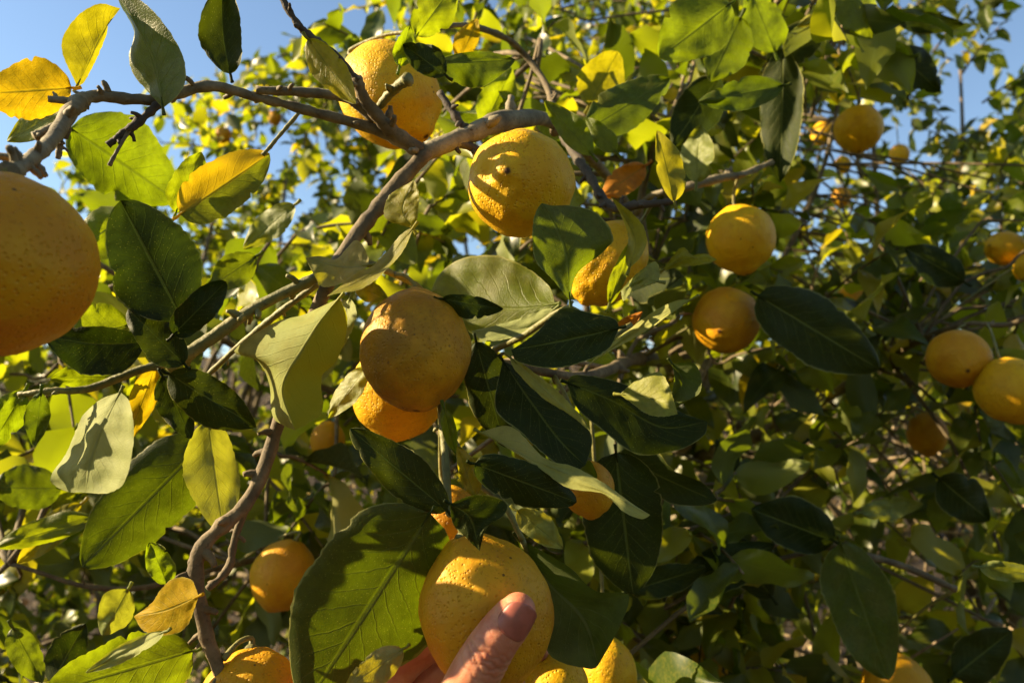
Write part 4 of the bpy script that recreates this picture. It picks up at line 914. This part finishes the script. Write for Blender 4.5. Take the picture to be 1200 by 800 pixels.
    # thumb nail
    tip = np.array(P(615, 701, .3768)); bk = np.array(P(590.5, 737, .3752)); axn = bk - tip; Ln = np.linalg.norm(axn); axn /= Ln
    tc_ = -np.array(FWD); tc_ -= axn * tc_.dot(axn); tc_ /= np.linalg.norm(tc_); sd_ = np.cross(axn, tc_)
    if sd_[0] < 0: sd_ = -sd_
    V = []; NA, NB = 18, 15
    for i in range(NA + 1):
        a = -1 + 2 * i / NA; wdt = max(0.0, 1 - abs(a) ** 2.6) ** 0.5
        for j in range(NB + 1):
            b = (-1 + 2 * j / NB) * wdt * 1.02; phi = b * 1.0 + 0.22
            rr = (20.5 + 3.5 * min(1, (a + 1) * 0.9)) * .376 / FPX; lift = 0.00055 - 0.0011 * max(0, abs(b) - .85) * 4 - (0.0012 if a > .9 else 0)
            c = tip + axn * Ln * (0.5 + 0.5 * a)
            V.append(c + (rr + lift) * (math.sin(phi) * sd_ + math.cos(phi) * tc_ * 0.99))
    i, j = np.meshgrid(np.arange(NA), np.arange(NB), indexing='ij'); i = i.ravel(); j = j.ravel()
    F = np.stack([i * (NB + 1) + j, i * (NB + 1) + j + 1, (i + 1) * (NB + 1) + j + 1, (i + 1) * (NB + 1) + j], 1)
    na = put('thumb_nail', mesh_from('thumb_nail', V, F, simple_mat('nail', (0.40, 0.11, 0.07), 0.36, 0.05, 200)), o)
    na.modifiers.new('thick', 'SOLIDIFY').thickness = 0.0006
    sl_a = w * .45 + el * .55
    v, f = tube([sl_a + (w - el) * .02, sl_a, el, el + np.array([-0.03, -0.12, -0.10])], [0.042, 0.043, 0.052, 0.058], 24, 6, 0.03, 4)
    put('sleeve', mesh_from('sleeve', v, f, simple_mat('sleeve_cloth', (0.05, 0.06, 0.08), 0.9, 0.4, 500)), o)
build_hand()

# ------------------------------------------------------------------ dry litter on the slope
def build_litter():
    rs = np.random.default_rng(77); V, F, U, A, o = [], [], [], [], 0
    tops = [(0, (0.08, 0.05, 0.025)), (0.35, (0.22, 0.15, 0.08)), (0.65, (0.42, 0.32, 0.20)), (0.9, (0.50, 0.36, 0.14)), (1, (0.6, 0.4, 0.03))]
    m = far_leaf_mat('leaf_dead', tops, (0.3, 0.22, 0.13), [(0, (0.2, 0.1, 0.03)), (1, (0.5, 0.3, 0.06))], 0.15, 0.7)
    for _ in range(9000):
        x = rs.uniform(-5, 6); y = rs.uniform(1.5, 8.5)
        p = np.array([x, y, ground_z(x, y) + rs.uniform(0.005, 0.05)])
        v, f, u = LOW[rs.integers(len(LOW))]
        mt = basis(rs.normal(size=3) * [1, 1, 0.35], np.array([0, -0.3, 1.0]) + rs.normal(size=3) * 0.8, rs.uniform(0.05, 0.11))
        V.append(v @ mt.T + p); F.append(f + o); U.append(u); A.append(np.full(len(v), rs.uniform())); o += len(v)
    ob = put('leaf_litter', mesh_from('leaf_litter', np.concatenate(V), np.concatenate(F), m, np.concatenate(U), np.concatenate(A)))
    tag(ob, 'dry brown fallen leaves lying over the slope under the trees', 'leaf litter', kind='stuff')
    tb = []
    for k in range(700):
        x = rs.uniform(-4, 5); y = rs.uniform(2.2, 7.5); p = np.array([x, y, ground_z(x, y) + 0.02]); d = rs.normal(size=3) * [1, 1, 0.0] + [0, 0, rs.uniform(0, 1.2)]; d /= np.linalg.norm(d); L = rs.uniform(0.15, 0.6)
        tb.append(tube([p, p + d * L * .5 + rs.normal(size=3) * .03, p + d * L], [0.005, 0.004, 0.002], 5, 3, 0.15, k))
    v, f = join(tb); ob = put('dry_twigs', mesh_from('dry_twigs', v, f, MDRY)); tag(ob, 'thin dry twigs lying and sticking up on the slope under the trees', 'dry twigs', kind='stuff')
build_litter()
